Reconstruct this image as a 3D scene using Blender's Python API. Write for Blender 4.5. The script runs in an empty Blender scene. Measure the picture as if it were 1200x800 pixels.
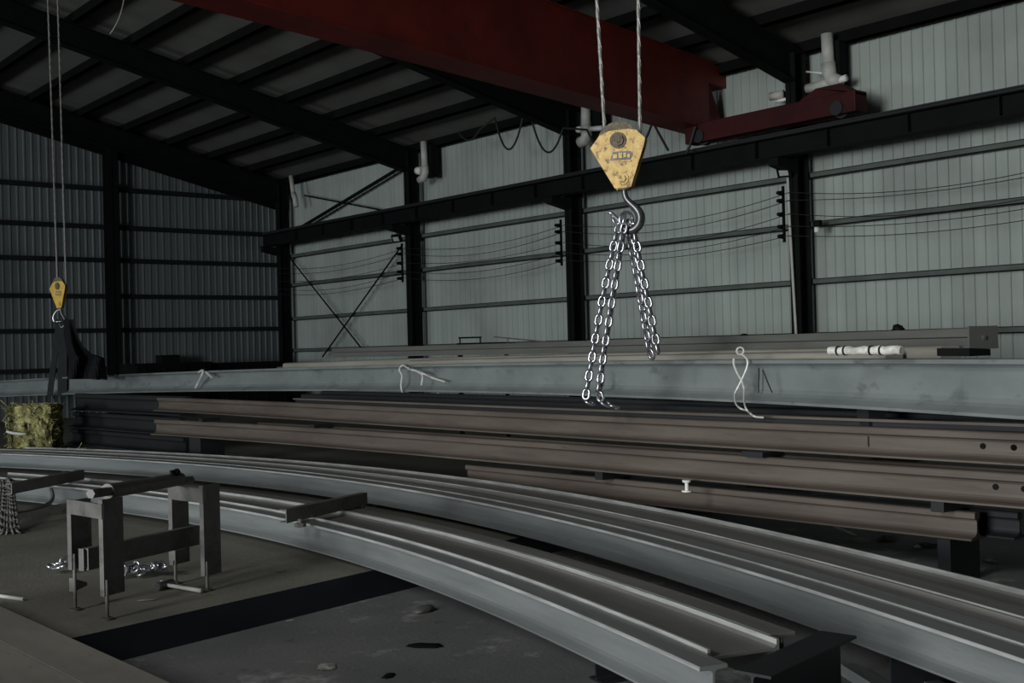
import bpy, bmesh, math, random
import numpy as np
from mathutils import Vector, Matrix, Quaternion

random.seed(7)
SC = bpy.context.scene
COL = SC.collection

# ------------------------------------------------------------------ camera
F = 1360.0                      # focal length in pixels of a 1200 x 800 frame
PSI = math.radians(39.7)        # camera heading, turned from the long wall towards it
CAMH = 1.6
SLAB, PIT = 0.0, -0.2           # the working slab and the lower floor in front of it
UP = Vector((0, 0, 1))
FWD = Vector((math.sin(PSI), math.cos(PSI), 0))
RGT = Vector((math.cos(PSI), -math.sin(PSI), 0))
PITCH, ROLL = math.radians(0.30), math.radians(1.45)
_f = FWD * math.cos(PITCH) + UP * math.sin(PITCH)
_u = UP * math.cos(PITCH) - FWD * math.sin(PITCH)
CU = _u * math.cos(ROLL) + RGT * math.sin(ROLL)
CR = RGT * math.cos(ROLL) - _u * math.sin(ROLL)
EYE = Vector((0, 0, CAMH))

cam_d = bpy.data.cameras.new('camera')
cam_d.sensor_width = 36.0
cam_d.lens = 36.0 * F / 1200.0
cam_d.clip_start = 0.05
cam_d.clip_end = 300
cam = bpy.data.objects.new('camera', cam_d)
COL.objects.link(cam)
m3 = Matrix((CR, CU, -_f)).transposed()
cam.matrix_world = Matrix.Translation(EYE) @ m3.to_4x4()
SC.camera = cam


def ray(px, py):
    return _f + CR * ((px - 600) / F) + CU * ((400 - py) / F)


def atz(px, py, z):
    d = ray(px, py)
    return EYE + d * ((z - CAMH) / d.z)


def atd(px, py, depth):          # depth along the level heading of the camera
    d = ray(px, py)
    return EYE + d * (depth / d.dot(FWD))


def atX(px, py, X):
    d = ray(px, py)
    return EYE + d * (X / d.x)


def atY(px, py, Y):
    d = ray(px, py)
    return EYE + d * (Y / d.y)


def G(x, z, h=0.0):              # ground point from right / forward offsets
    p = RGT * x + FWD * z
    return Vector((p.x, p.y, h))


# ------------------------------------------------------------------ materials
def mat(name, c1, c2=None, rough=0.6, metal=0.0, scale=4.0, coord='OBJ', stretch=(1, 1, 1),
        c3=None, scale3=14.0, cut3=(0.55, 0.7), bump=0.0, bump_scale=60.0, lo=0.35, hi=0.65, spec=0.4):
    m = bpy.data.materials.new(name)
    m.use_nodes = True
    nt = m.node_tree
    N, L = nt.nodes, nt.links
    b = N['Principled BSDF']
    b.inputs['Roughness'].default_value = rough
    b.inputs['Metallic'].default_value = metal
    b.inputs['Specular IOR Level'].default_value = spec
    c2 = c2 or tuple(x * 0.75 for x in c1)
    tc = N.new('ShaderNodeTexCoord')
    mp = N.new('ShaderNodeMapping')
    mp.inputs['Scale'].default_value = stretch
    L.new(tc.outputs['UV' if coord == 'UV' else 'Object'], mp.inputs['Vector'])
    n1 = N.new('ShaderNodeTexNoise')
    n1.inputs['Scale'].default_value = scale
    n1.inputs['Detail'].default_value = 5
    n1.inputs['Roughness'].default_value = 0.6
    L.new(mp.outputs['Vector'], n1.inputs['Vector'])
    r1 = N.new('ShaderNodeMapRange')
    r1.inputs['From Min'].default_value = lo
    r1.inputs['From Max'].default_value = hi
    L.new(n1.outputs['Fac'], r1.inputs['Value'])
    mx = N.new('ShaderNodeMix')
    mx.data_type = 'RGBA'
    mx.inputs['A'].default_value = (*c1, 1)
    mx.inputs['B'].default_value = (*c2, 1)
    L.new(r1.outputs['Result'], mx.inputs['Factor'])
    out = mx.outputs['Result']
    if c3:
        n3 = N.new('ShaderNodeTexNoise')
        n3.inputs['Scale'].default_value = scale3
        n3.inputs['Detail'].default_value = 6
        n3.inputs['Roughness'].default_value = 0.7
        L.new(mp.outputs['Vector'], n3.inputs['Vector'])
        r3 = N.new('ShaderNodeMapRange')
        r3.inputs['From Min'].default_value = cut3[0]
        r3.inputs['From Max'].default_value = cut3[1]
        L.new(n3.outputs['Fac'], r3.inputs['Value'])
        m2 = N.new('ShaderNodeMix')
        m2.data_type = 'RGBA'
        m2.inputs['B'].default_value = (*c3, 1)
        L.new(r3.outputs['Result'], m2.inputs['Factor'])
        L.new(out, m2.inputs['A'])
        out = m2.outputs['Result']
    L.new(out, b.inputs['Base Color'])
    if bump:
        nb = N.new('ShaderNodeTexNoise')
        nb.inputs['Scale'].default_value = bump_scale
        nb.inputs['Detail'].default_value = 4
        L.new(tc.outputs['Object'], nb.inputs['Vector'])
        bp = N.new('ShaderNodeBump')
        bp.inputs['Strength'].default_value = bump
        bp.inputs['Distance'].default_value = 0.02
        L.new(nb.outputs['Fac'], bp.inputs['Height'])
        L.new(bp.outputs['Normal'], b.inputs['Normal'])
    return m


M = {}
M['steel'] = mat('grey_mill_steel', (0.255, 0.27, 0.272), (0.185, 0.198, 0.20), 0.38, 0.35, 1.0, 'UV', (0.8, 9, 1),
                 c3=(0.13, 0.125, 0.12), scale3=2.2, cut3=(0.62, 0.72))
M['worn'] = mat('edge_highlight_steel', (0.52, 0.53, 0.52), (0.34, 0.345, 0.34), 0.35, 0.35, 1.0, 'UV', (3, 20, 1), lo=.4, hi=.62)  # edge highlights painted as a lighter steel on the flange tips
M['steel_web'] = mat('brownish_mill_steel', (0.21, 0.20, 0.19), (0.155, 0.148, 0.145), 0.5, 0.2, 1.0, 'UV', (0.8, 9, 1),
                     c3=(0.09, 0.08, 0.075), scale3=3, cut3=(0.6, 0.75))
M['steel_blue'] = mat('blue_grey_channel_steel', (0.255, 0.28, 0.28), (0.195, 0.215, 0.218), 0.42, 0.2, 0.9, 'UV', (1.3, 2.2, 1),
                      c3=(0.15, 0.163, 0.167), scale3=1.7, cut3=(0.56, 0.66))
M['steel_tan'] = mat('dusty_tan_steel', (0.33, 0.31, 0.27), (0.24, 0.225, 0.20), 0.6, 0.1, 1.0, 'UV', (0.8, 10, 1))
M['steel_dull'] = mat('dull_grey_brown_steel', (0.125, 0.125, 0.115), (0.09, 0.09, 0.083), 0.6, 0.1, 1.0, 'UV', (0.6, 6, 1))
M['rust'] = mat('brown_rusted_steel', (0.128, 0.105, 0.089), (0.088, 0.070, 0.060), 0.55, 0.15, 1.0, 'UV', (0.9, 8, 1),
                c3=(0.065, 0.045, 0.036), scale3=3.0, cut3=(0.6, 0.72))
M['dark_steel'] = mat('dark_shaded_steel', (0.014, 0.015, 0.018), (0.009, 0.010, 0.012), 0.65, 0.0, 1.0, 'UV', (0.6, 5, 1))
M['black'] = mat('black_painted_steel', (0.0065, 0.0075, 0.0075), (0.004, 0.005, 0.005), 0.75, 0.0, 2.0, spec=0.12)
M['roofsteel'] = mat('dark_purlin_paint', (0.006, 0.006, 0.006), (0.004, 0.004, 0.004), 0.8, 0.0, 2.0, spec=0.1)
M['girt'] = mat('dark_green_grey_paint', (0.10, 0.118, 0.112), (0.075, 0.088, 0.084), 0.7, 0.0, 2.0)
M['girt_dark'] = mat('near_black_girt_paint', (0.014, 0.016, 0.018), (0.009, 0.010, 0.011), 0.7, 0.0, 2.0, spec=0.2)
M['red'] = mat('dark_red_crane_paint', (0.21, 0.02, 0.014), (0.12, 0.012, 0.009), 0.6, 0.0, 1.2, c3=(0.05, 0.01, 0.008), scale3=3.0, cut3=(0.6, 0.8))
M['red_dark'] = mat('deep_red_truck_paint', (0.045, 0.006, 0.007), (0.025, 0.004, 0.005), 0.65, 0.0, 1.5, spec=0.2)  # darker red for the end truck
M['yellow'] = mat('worn_yellow_paint', (0.86, 0.60, 0.24), (0.66, 0.44, 0.16), 0.55, 0.0, 14.0,
                  c3=(0.20, 0.135, 0.07), scale3=15.0, cut3=(0.53, 0.64), bump=0.35)
M['yellow_bright'] = mat('bright_yellow_paint', (0.80, 0.50, 0.05), (0.62, 0.38, 0.04), 0.5, 0.0, 9.0,
                         c3=(0.12, 0.08, 0.03), scale3=20.0, cut3=(0.58, 0.68))
M['grease'] = mat('greasy_sheave_iron', (0.22, 0.18, 0.12), (0.12, 0.10, 0.07), 0.7, 0.2, 25.0, bump=0.5)
M['chain'] = mat('bare_chain_steel', (0.52, 0.52, 0.56), (0.36, 0.36, 0.40), 0.28, 0.85, 20.0, spec=0.6)
M['hook'] = mat('forged_hook_iron', (0.13, 0.13, 0.135), (0.07, 0.07, 0.075), 0.32, 0.6, 12.0, spec=0.6)
M['rope'] = mat('galvanised_wire_rope', (0.34, 0.33, 0.31), (0.16, 0.155, 0.145), 0.5, 0.3, 60.0, stretch=(1, 1, 0.8))
M['wire'] = mat('pale_tie_wire', (0.78, 0.77, 0.72), (0.62, 0.61, 0.57), 0.4, 0.1, 20.0)
M['cable'] = mat('black_cable_rubber', (0.02, 0.02, 0.02), (0.014, 0.014, 0.014), 0.6, 0.0, 8.0)
M['pvc'] = mat('pale_grey_plastic_pipe', (0.50, 0.50, 0.47), (0.40, 0.40, 0.37), 0.5, 0.0, 5.0)
M['white'] = mat('white_plastic', (0.80, 0.80, 0.78), (0.68, 0.68, 0.66), 0.5, 0.0, 6.0)
M['stand'] = mat('grey_brown_stand_steel', (0.15, 0.145, 0.14), (0.10, 0.094, 0.09), 0.55, 0.15, 7.0, c3=(0.065, 0.055, 0.05), scale3=9, cut3=(0.55, 0.7))
M['straw'] = mat('yellow_straw', (0.62, 0.58, 0.27), (0.20, 0.19, 0.08), 0.85, 0.0, 5.0, c3=(0.035, 0.035, 0.018), scale3=9, cut3=(0.52, 0.60), lo=.42, hi=.58)
M['fabric'] = mat('black_sling_webbing', (0.022, 0.025, 0.028), (0.014, 0.016, 0.018), 0.85, 0.0, 12.0)
M['paper'] = mat('white_wrapping', (0.72, 0.71, 0.66), (0.45, 0.44, 0.40), 0.7, 0.0, 14.0, lo=0.42, hi=0.6)
M['beamtop'] = mat('grey_brown_girder_plate', (0.205, 0.19, 0.165), (0.155, 0.143, 0.125), 0.6, 0.05, 1.0, 'UV', (1.2, 4, 1), c3=(0.10, 0.085, 0.07), scale3=5, cut3=(0.6, 0.75))


def mat_wall(name, a, b2, dirt, axis):
    """Coated sheet: every sheet of its own tone, faint streaks down the ribs, stains."""
    m = bpy.data.materials.new(name)
    m.use_nodes = True
    N, L = m.node_tree.nodes, m.node_tree.links
    b = N['Principled BSDF']
    b.inputs['Roughness'].default_value = 0.55
    b.inputs['Specular IOR Level'].default_value = 0.3
    tc = N.new('ShaderNodeTexCoord')
    mp = N.new('ShaderNodeMapping')
    mp.inputs['Scale'].default_value = (0, 1.3, 0.03) if axis == 'Y' else (1.3, 0, 0.03)
    L.new(tc.outputs['Object'], mp.inputs['Vector'])
    n = N.new('ShaderNodeTexNoise')
    n.inputs['Scale'].default_value = 1.6
    n.inputs['Detail'].default_value = 6
    n.inputs['Roughness'].default_value = 0.75
    L.new(mp.outputs['Vector'], n.inputs['Vector'])
    r = N.new('ShaderNodeMapRange')
    r.inputs['From Min'].default_value = 0.32
    r.inputs['From Max'].default_value = 0.68
    L.new(n.outputs['Fac'], r.inputs['Value'])
    mx = N.new('ShaderNodeMix')
    mx.data_type = 'RGBA'
    mx.inputs['A'].default_value = (*a, 1)
    mx.inputs['B'].default_value = (*b2, 1)
    L.new(r.outputs['Result'], mx.inputs['Factor'])
    n2 = N.new('ShaderNodeTexNoise')
    n2.inputs['Scale'].default_value = 0.55
    n2.inputs['Detail'].default_value = 5
    L.new(tc.outputs['Object'], n2.inputs['Vector'])
    r2 = N.new('ShaderNodeMapRange')
    r2.inputs['From Min'].default_value = 0.5
    r2.inputs['From Max'].default_value = 0.75
    r2.inputs['To Max'].default_value = 0.7
    L.new(n2.outputs['Fac'], r2.inputs['Value'])
    m2 = N.new('ShaderNodeMix')
    m2.data_type = 'RGBA'
    m2.inputs['B'].default_value = (*dirt, 1)
    L.new(r2.outputs['Result'], m2.inputs['Factor'])
    L.new(mx.outputs['Result'], m2.inputs['A'])
    L.new(m2.outputs['Result'], b.inputs['Base Color'])
    return m


def mat_floor(name, a, b2, dust, patchy):
    m = bpy.data.materials.new(name)
    m.use_nodes = True
    N, L = m.node_tree.nodes, m.node_tree.links
    b = N['Principled BSDF']
    b.inputs['Roughness'].default_value = 0.75
    b.inputs['Specular IOR Level'].default_value = 0.3
    tc = N.new('ShaderNodeTexCoord')

    def noise(sc, det, lo, hi, to=1.0, rough=0.6):
        n = N.new('ShaderNodeTexNoise')
        n.inputs['Scale'].default_value = sc
        n.inputs['Detail'].default_value = det
        n.inputs['Roughness'].default_value = rough
        L.new(tc.outputs['Object'], n.inputs['Vector'])
        r = N.new('ShaderNodeMapRange')
        r.inputs['From Min'].default_value = lo
        r.inputs['From Max'].default_value = hi
        r.inputs['To Max'].default_value = to
        L.new(n.outputs['Fac'], r.inputs['Value'])
        return r.outputs['Result'], n

    def mix(fac, A, B):
        x = N.new('ShaderNodeMix')
        x.data_type = 'RGBA'
        if isinstance(A, tuple):
            x.inputs['A'].default_value = (*A, 1)
        else:
            L.new(A, x.inputs['A'])
        x.inputs['B'].default_value = (*B, 1)
        L.new(fac, x.inputs['Factor'])
        return x.outputs['Result']
    f1, _ = noise(0.9, 6, 0.35, 0.65)
    c = mix(f1, a, b2)
    f2, _ = noise(2.1, 8, 0.56, 0.72, patchy, 0.68)
    c = mix(f2, c, dust)
    f3, _ = noise(5.0, 5, 0.62, 0.75, 0.8)
    c = mix(f3, c, tuple(x * 0.45 for x in b2))
    L.new(c, b.inputs['Base Color'])
    _, nb = noise(30, 6, 0, 1)
    bp = N.new('ShaderNodeBump')
    bp.inputs['Strength'].default_value = 0.25
    bp.inputs['Distance'].default_value = 0.02
    L.new(nb.outputs['Fac'], bp.inputs['Height'])
    L.new(bp.outputs['Normal'], b.inputs['Normal'])
    return m


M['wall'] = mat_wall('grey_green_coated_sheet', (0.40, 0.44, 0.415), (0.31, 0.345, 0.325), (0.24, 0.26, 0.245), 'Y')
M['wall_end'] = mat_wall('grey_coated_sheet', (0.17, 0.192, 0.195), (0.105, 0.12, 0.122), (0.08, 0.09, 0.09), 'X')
M['roof'] = mat('grey_roof_sheet', (0.16, 0.16, 0.148), (0.125, 0.125, 0.115), 0.85, 0.0, 0.8, spec=0.2)
M['floor'] = mat_floor('grimy_concrete', (0.215, 0.205, 0.175), (0.155, 0.147, 0.127), (0.27, 0.26, 0.23), 0.4)
M['step'] = mat('shaded_step_face', (0.035, 0.04, 0.055), (0.022, 0.025, 0.036), 0.7, 0.0, 1.5)  # shade on the step's front face put into the colour
M['pit'] = mat_floor('stained_lower_concrete', (0.20, 0.20, 0.196), (0.145, 0.147, 0.148), (0.50, 0.50, 0.49), 0.9)


# ------------------------------------------------------------------ mesh helpers
def link(name, bm, m, parent=None, smooth=False, loc=None):
    bmesh.ops.recalc_face_normals(bm, faces=bm.faces[:])
    me = bpy.data.meshes.new(name)
    bm.to_mesh(me)
    bm.free()
    if smooth:
        for p in me.polygons:
            p.use_smooth = True
    me.materials.append(M[m] if isinstance(m, str) else m)
    o = bpy.data.objects.new(name, me)
    COL.objects.link(o)
    if parent is not None:
        o.parent = parent
    if loc is not None:
        o.location = loc
    return o


def tag(o, label, cat, group=None, kind='thing'):
    o['label'] = label
    o['category'] = cat
    o['kind'] = kind
    if group:
        o['group'] = group
    return o


def thing(name, label, cat, loc=(0, 0, 0), rz=0.0, group=None, kind='thing'):
    o = bpy.data.objects.new(name, None)
    o.empty_display_size = 0.1
    COL.objects.link(o)
    o.location = loc
    o.rotation_euler = (0, 0, rz)
    return tag(o, label, cat, group, kind)


def structure(o):
    o['kind'] = 'structure'
    return o


def recentre(o):
    """Move a world-space mesh object's origin to the middle of its base."""
    vs = o.data.vertices
    xs = [v.co.x for v in vs]; ys = [v.co.y for v in vs]; zs = [v.co.z for v in vs]
    c = Vector(((min(xs) + max(xs)) / 2, (min(ys) + max(ys)) / 2, min(zs)))
    for v in vs:
        v.co -= c
    o.location = o.location + c
    return o


def box(bm, lo, hi, mtx=None, bev=0.0):
    g = bmesh.ops.create_cube(bm, size=1.0)
    vs = g['verts']
    c = [(lo[i] + hi[i]) / 2 for i in range(3)]
    s = [hi[i] - lo[i] for i in range(3)]
    for v in vs:
        v.co = Vector((c[0] + v.co.x * s[0], c[1] + v.co.y * s[1], c[2] + v.co.z * s[2]))
    if bev:
        es = {e for v in vs for e in v.link_edges}
        r = bmesh.ops.bevel(bm, geom=list(es), offset=bev, segments=2, affect='EDGES', profile=0.6)
        vs = list({v for f in r['faces'] for v in f.verts} | {v for v in vs if v.is_valid})
    if mtx is not None:
        for v in vs:
            v.co = mtx @ v.co
    return vs


def frame_of(t):
    t = t.normalized()
    a = UP if abs(t.z) < 0.9 else Vector((1, 0, 0))
    n = t.cross(a).normalized()
    return n, n.cross(t).normalized()


def tube(bm, pts, r, seg=8, cap=True):
    pts = [Vector(p) for p in pts]
    rings = []
    rr = r if isinstance(r, (list, tuple)) else [r] * len(pts)
    n = None
    for i, p in enumerate(pts):
        t = (pts[min(i + 1, len(pts) - 1)] - pts[max(i - 1, 0)]).normalized()
        if n is None:
            n, _b = frame_of(t)
        else:
            n = (n - t * n.dot(t))
            n = n.normalized() if n.length > 1e-6 else frame_of(t)[0]
        b = t.cross(n)
        rings.append([bm.verts.new(p + (n * math.cos(2 * math.pi * k / seg) + b * math.sin(2 * math.pi * k / seg)) * rr[i]) for k in range(seg)])
    for i in range(len(pts) - 1):
        for k in range(seg):
            bm.faces.new((rings[i][k], rings[i][(k + 1) % seg], rings[i + 1][(k + 1) % seg], rings[i + 1][k]))
    if cap:
        bm.faces.new(rings[0][::-1])
        bm.faces.new(rings[-1])


def prism(bm, poly, axis_o, ax, ay, depth_vec):
    """Extrude a 2-D outline lying in the plane (ax, ay) along depth_vec."""
    a = [bm.verts.new(axis_o + ax * x + ay * y) for x, y in poly]
    b = [bm.verts.new(v.co + depth_vec) for v in a]
    bm.faces.new(a)
    bm.faces.new(b[::-1])
    n = len(a)
    for i in range(n):
        bm.faces.new((a[i], b[i], b[(i + 1) % n], a[(i + 1) % n]))


def disc(bm, c, axis, r, depth, seg=20, r2=None):
    tube(bm, [c, c + axis.normalized() * depth], [r, r if r2 is None else r2], seg)


def smooth_path(pts, deg=3, n=70, t0=0.0, t1=1.0):
    P = np.array([tuple(p) for p in pts])
    s = np.concatenate([[0], np.cumsum(np.linalg.norm(np.diff(P, axis=0), axis=1))])
    s /= s[-1]
    co = [np.polyfit(s, P[:, k], deg) for k in range(3)]
    ts = np.linspace(t0, t1, n)
    return [Vector((float(np.polyval(co[0], t)), float(np.polyval(co[1], t)), float(np.polyval(co[2], t)))) for t in ts]


def px_path(pix, z, **k):
    return smooth_path([atz(x, y, z) for x, y in pix], **k)


def away(path):
    """Level normals of a path, pointing away from the camera."""
    out = []
    for i in range(len(path)):
        t = path[min(i + 1, len(path) - 1)] - path[max(i - 1, 0)]
        n = Vector((t.y, -t.x, 0)).normalized()
        if n.dot(FWD) < 0:
            n = -n
        out.append(n)
    return out


def sweep(bm, path, prof, dn=0.0, dz=0.0, worn=()):
    """Sweep a closed (n, z) outline along a path; UV in metres (along, around)."""
    uv = bm.loops.layers.uv.verify()
    N_ = away(path)
    per = [0.0]
    for i in range(len(prof)):
        a, b = prof[i], prof[(i + 1) % len(prof)]
        per.append(per[-1] + math.hypot(b[0] - a[0], b[1] - a[1]))
    rings, ls, acc = [], [], 0.0
    for i, p in enumerate(path):
        if i:
            acc += (path[i] - path[i - 1]).length
        ls.append(acc)
        rings.append([bm.verts.new(p + N_[i] * (a + dn) + UP * (b + dz)) for a, b in prof])
    k = len(prof)
    for i in range(len(path) - 1):
        for j in range(k):
            j2 = (j + 1) % k
            f = bm.faces.new((rings[i][j], rings[i][j2], rings[i + 1][j2], rings[i + 1][j]))
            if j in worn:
                f.material_index = 1  # face takes the painted edge highlight
            for lp, (u, v) in zip(f.loops, ((ls[i], per[j]), (ls[i], per[j + 1]), (ls[i + 1], per[j + 1]), (ls[i + 1], per[j]))):
                lp[uv].uv = (u, v)
    for r in (rings[0], rings[-1][::-1]):
        bm.faces.new(r)


def prof_h(w, h, tf=0.014, tw=0.009, r=0.014):
    """Upright H section, 0..w across, 0..h up, with root fillets."""
    c0, c1 = w / 2 - tw / 2, w / 2 + tw / 2
    d = r * 0.3
    return [(0, 0), (w, 0), (w, tf), (c1 + r, tf), (c1 + d, tf + d), (c1, tf + r), (c1, h - tf - r), (c1 + d, h - tf - d), (c1 + r, h - tf), (w, h - tf),
            (w, h), (0, h), (0, h - tf), (c0 - r, h - tf), (c0 - d, h - tf - d), (c0, h - tf - r), (c0, tf + r), (c0 - d, tf + d), (c0 - r, tf), (0, tf)]


def prof_rail(w, h, head=None):
    """Flat-bottom rail: sloping foot, slim web, rounded head."""
    c, hw, tw = w / 2, (head or .44 * h) / 2, .05 * h
    right = [(w - .008 * h, 0), (w, .012 * h), (w, .055 * h), (w - .01 * h, .07 * h), (c + .19 * h, .135 * h), (c + .11 * h, .19 * h), (c + .068 * h, .26 * h), (c + tw, .34 * h),
             (c + tw, .64 * h), (c + .075 * h, .70 * h), (c + hw - .03 * h, .745 * h), (c + hw, .765 * h), (c + hw, .93 * h), (c + hw - .02 * h, .968 * h), (c + hw - .06 * h, .99 * h), (c + hw * .4, h)]
    return right + [(w - x, z) for x, z in reversed(right)]


def prof_ibeam(w, h, wt, k=1.0):
    """I-beam with sloping bottom flange and flat top flange; edges 9-11 and 13-15 are its corners, painted bright as edge highlights."""
    c, hw, tw = w / 2, wt / 2, .005
    right = [(w - .002, 0), (w, .003), (w, .012 * k), (c + .030 * k, .032 * k), (c + .014 * k, .044 * k), (c + tw, .062 * k), (c + tw, h - .032 * k), (c + .014 * k, h - .021 * k), (c + hw, h - .017 * k), (c + hw, h - .004), (c + hw - .004, h)]
    return right + [(w - x, z) for x, z in reversed(right)]


IB_LIT = (8, 9, 11, 12)  # outline edges that carry the painted highlight
LY_LIT = (7, 8, 9, 13, 14, 15)


def prof_lying(w, h, tf=0.014, tw=0.01, r=0.014, web=0.5):
    """The same section laid on its side: upright flanges, level web."""
    z = h * web
    return [(0, 0), (tf, 0), (tf, z - tw / 2 - r), (tf + r, z - tw / 2), (w - tf - r, z - tw / 2), (w - tf, z - tw / 2 - r), (w - tf, 0), (w, 0),
            (w, h), (w - tf, h), (w - tf, z + tw / 2 + r), (w - tf - r, z + tw / 2), (tf + r, z + tw / 2), (tf, z + tw / 2 + r), (tf, h), (0, h)]


def prof_channel(w, h, tf=0.012, tw=0.01):
    """Channel on edge with the back towards the camera and toes away."""
    return [(0, 0), (w, 0), (w, tf), (tw, tf), (tw, h - tf), (w, h - tf), (w, h), (0, h)]


def prof_channel_out(w, h, tf=0.012, tw=0.01):
    """Channel on edge whose toes face the camera."""
    return [(0, 0), (w, 0), (w, h), (0, h), (0, h - tf), (w - tw, h - tf), (w - tw, tf), (0, tf)]


def trim(path, a, b, dn=0.0, gap=.02):
    """Keep the part of a path that lies beyond the upright plane through a and b."""
    d = Vector((b.x - a.x, b.y - a.y, 0)).normalized()
    n = Vector((-d.y, d.x, 0))
    if n.dot(FWD) < 0:
        n = -n
    return [p for p, q in zip(path, away(path)) if (p + q * dn - a).dot(n) > gap]


def cut(path, px0=None, px1=None, dn=0.0):
    """Keep the stretch of a path between two picture columns."""
    out = []
    for p, q_ in zip(path, away(path)):
        v = p + q_ * dn - EYE
        x = 600 + F * v.dot(CR) / v.dot(_f)
        if (px0 is None or x >= px0) and (px1 is None or x <= px1):
            out.append(p)
    return out


def depth_on(path, px):
    best = None
    for p in path:
        v = p - EYE
        x = 600 + F * v.dot(CR) / v.dot(_f)
        if best is None or abs(x - px) < best[0]:
            best = (abs(x - px), v.dot(FWD))
    return best[1]


def beam(name, label, path, prof, m, dn=0.0, dz=0.0, cat='steel beam', group=None, worn=()):
    bm = bmesh.new()
    sweep(bm, path, prof, dn, dz, worn)
    o = link(name, bm, m)
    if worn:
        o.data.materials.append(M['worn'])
    recentre(o)
    return tag(o, label, cat, group)


# ------------------------------------------------------------------ building shell
WX, EY = 17.6, 32.0            # long wall on the right, gable wall at the far end
LX, RY = -24.0, -9.0           # walls out of view behind and to the side
EAVE, SLOPE, RIDGE = 6.9, 0.22, 3.3


def roof_z(x):
    return EAVE + SLOPE * (WX - x) if x > RIDGE else EAVE + SLOPE * (WX - RIDGE) - .07 * (RIDGE - x)


def ribbed(bm, p0, along, length, top, z0, inward, pitch=0.20, depth=0.024):
    """Trapezoid sheeting from p0; top(d) gives the height at distance d."""
    offs = [(0.0, 0), (0.70, 0), (0.76, 1), (0.94, 1), (1.0, 0)]
    ds = []
    k = 0
    while k * pitch < length:
        for f, o in offs[:-1]:
            d = (k + f) * pitch
            if d <= length:
                ds.append((d, o))
        k += 1
    ds.append((length, 0))
    prev = None
    for d, o in ds:
        b = p0 + along * d + inward * (depth * o)
        v0 = bm.verts.new(Vector((b.x, b.y, z0)))
        v1 = bm.verts.new(Vector((b.x, b.y, top(d))))
        if prev:
            bm.faces.new((prev[0], v0, v1, prev[1]))
        prev = (v0, v1)


bm = bmesh.new()
ribbed(bm, Vector((WX, RY, 0)), Vector((0, 1, 0)), EY - RY, lambda d: EAVE, PIT, Vector((-1, 0, 0)))
wall_r = structure(link('wall_right', bm, 'wall'))
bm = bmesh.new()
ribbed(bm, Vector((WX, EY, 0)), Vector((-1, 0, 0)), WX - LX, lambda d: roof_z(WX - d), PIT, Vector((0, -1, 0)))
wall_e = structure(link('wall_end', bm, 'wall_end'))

# left wall with its wide doorway, and the rear wall
DOOR_Y0, DOOR_Y1, DOOR_H = -3.5, 6.5, 6.6
bm = bmesh.new()
LT = roof_z(LX)
ribbed(bm, Vector((LX, RY, 0)), Vector((0, 1, 0)), DOOR_Y0 - RY, lambda d: LT, PIT, Vector((1, 0, 0)))
ribbed(bm, Vector((LX, DOOR_Y0, 0)), Vector((0, 1, 0)), DOOR_Y1 - DOOR_Y0, lambda d: LT, DOOR_H, Vector((1, 0, 0)))
ribbed(bm, Vector((LX, DOOR_Y1, 0)), Vector((0, 1, 0)), EY - DOOR_Y1, lambda d: LT, PIT, Vector((1, 0, 0)))
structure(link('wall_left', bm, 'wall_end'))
bm = bmesh.new()
ribbed(bm, Vector((LX, RY, 0)), Vector((1, 0, 0)), WX - LX, lambda d: roof_z(LX + d), PIT, Vector((0, 1, 0)))
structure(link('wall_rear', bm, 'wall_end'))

# roof sheets with purlins
bm = bmesh.new()
for (xa, xb) in ((RIDGE, WX), (LX, RIDGE)):
    vs = [bm.verts.new((xa, RY, roof_z(xa))), bm.verts.new((xb, RY, roof_z(xb))), bm.verts.new((xb, EY, roof_z(xb))), bm.verts.new((xa, EY, roof_z(xa)))]
    bm.faces.new(vs)
bmesh.ops.remove_doubles(bm, verts=bm.verts[:], dist=1e-4)
g = bmesh.ops.extrude_face_region(bm, geom=bm.faces[:])
for v in [x for x in g['geom'] if isinstance(x, bmesh.types.BMVert)]:
    v.co.z += 0.06
ceil = structure(link('ceiling', bm, 'roof'))
x = WX - 0.25
while x > RIDGE - 3:
    bm = bmesh.new()
    z = roof_z(x)
    box(bm, (x - 0.035, RY + .05, z - 0.24), (x + 0.035, EY - .05, z - 0.02))
    box(bm, (x - 0.035, RY + .05, z - 0.24), (x + 0.10, EY - .05, z - 0.21))
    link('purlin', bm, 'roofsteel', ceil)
    x -= 1.25

# girts on both walls
for z in (1.68, 2.64, 3.66, 4.54):
    bm = bmesh.new()
    box(bm, (WX - 0.19, RY, z - 0.05), (WX - 0.17, EY - .15, z + 0.05))
    box(bm, (WX - 0.19, RY, z + 0.04), (WX - 0.03, EY - .15, z + 0.055))
    box(bm, (WX - 0.19, RY, z - 0.05), (WX - 0.03, EY - .15, z - 0.035))
    link('girt', bm, 'girt', wall_r)
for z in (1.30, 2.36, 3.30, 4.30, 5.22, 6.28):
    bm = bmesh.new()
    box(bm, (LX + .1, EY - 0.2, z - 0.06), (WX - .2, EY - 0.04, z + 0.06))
    link('girt', bm, 'girt_dark', wall_e)

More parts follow.
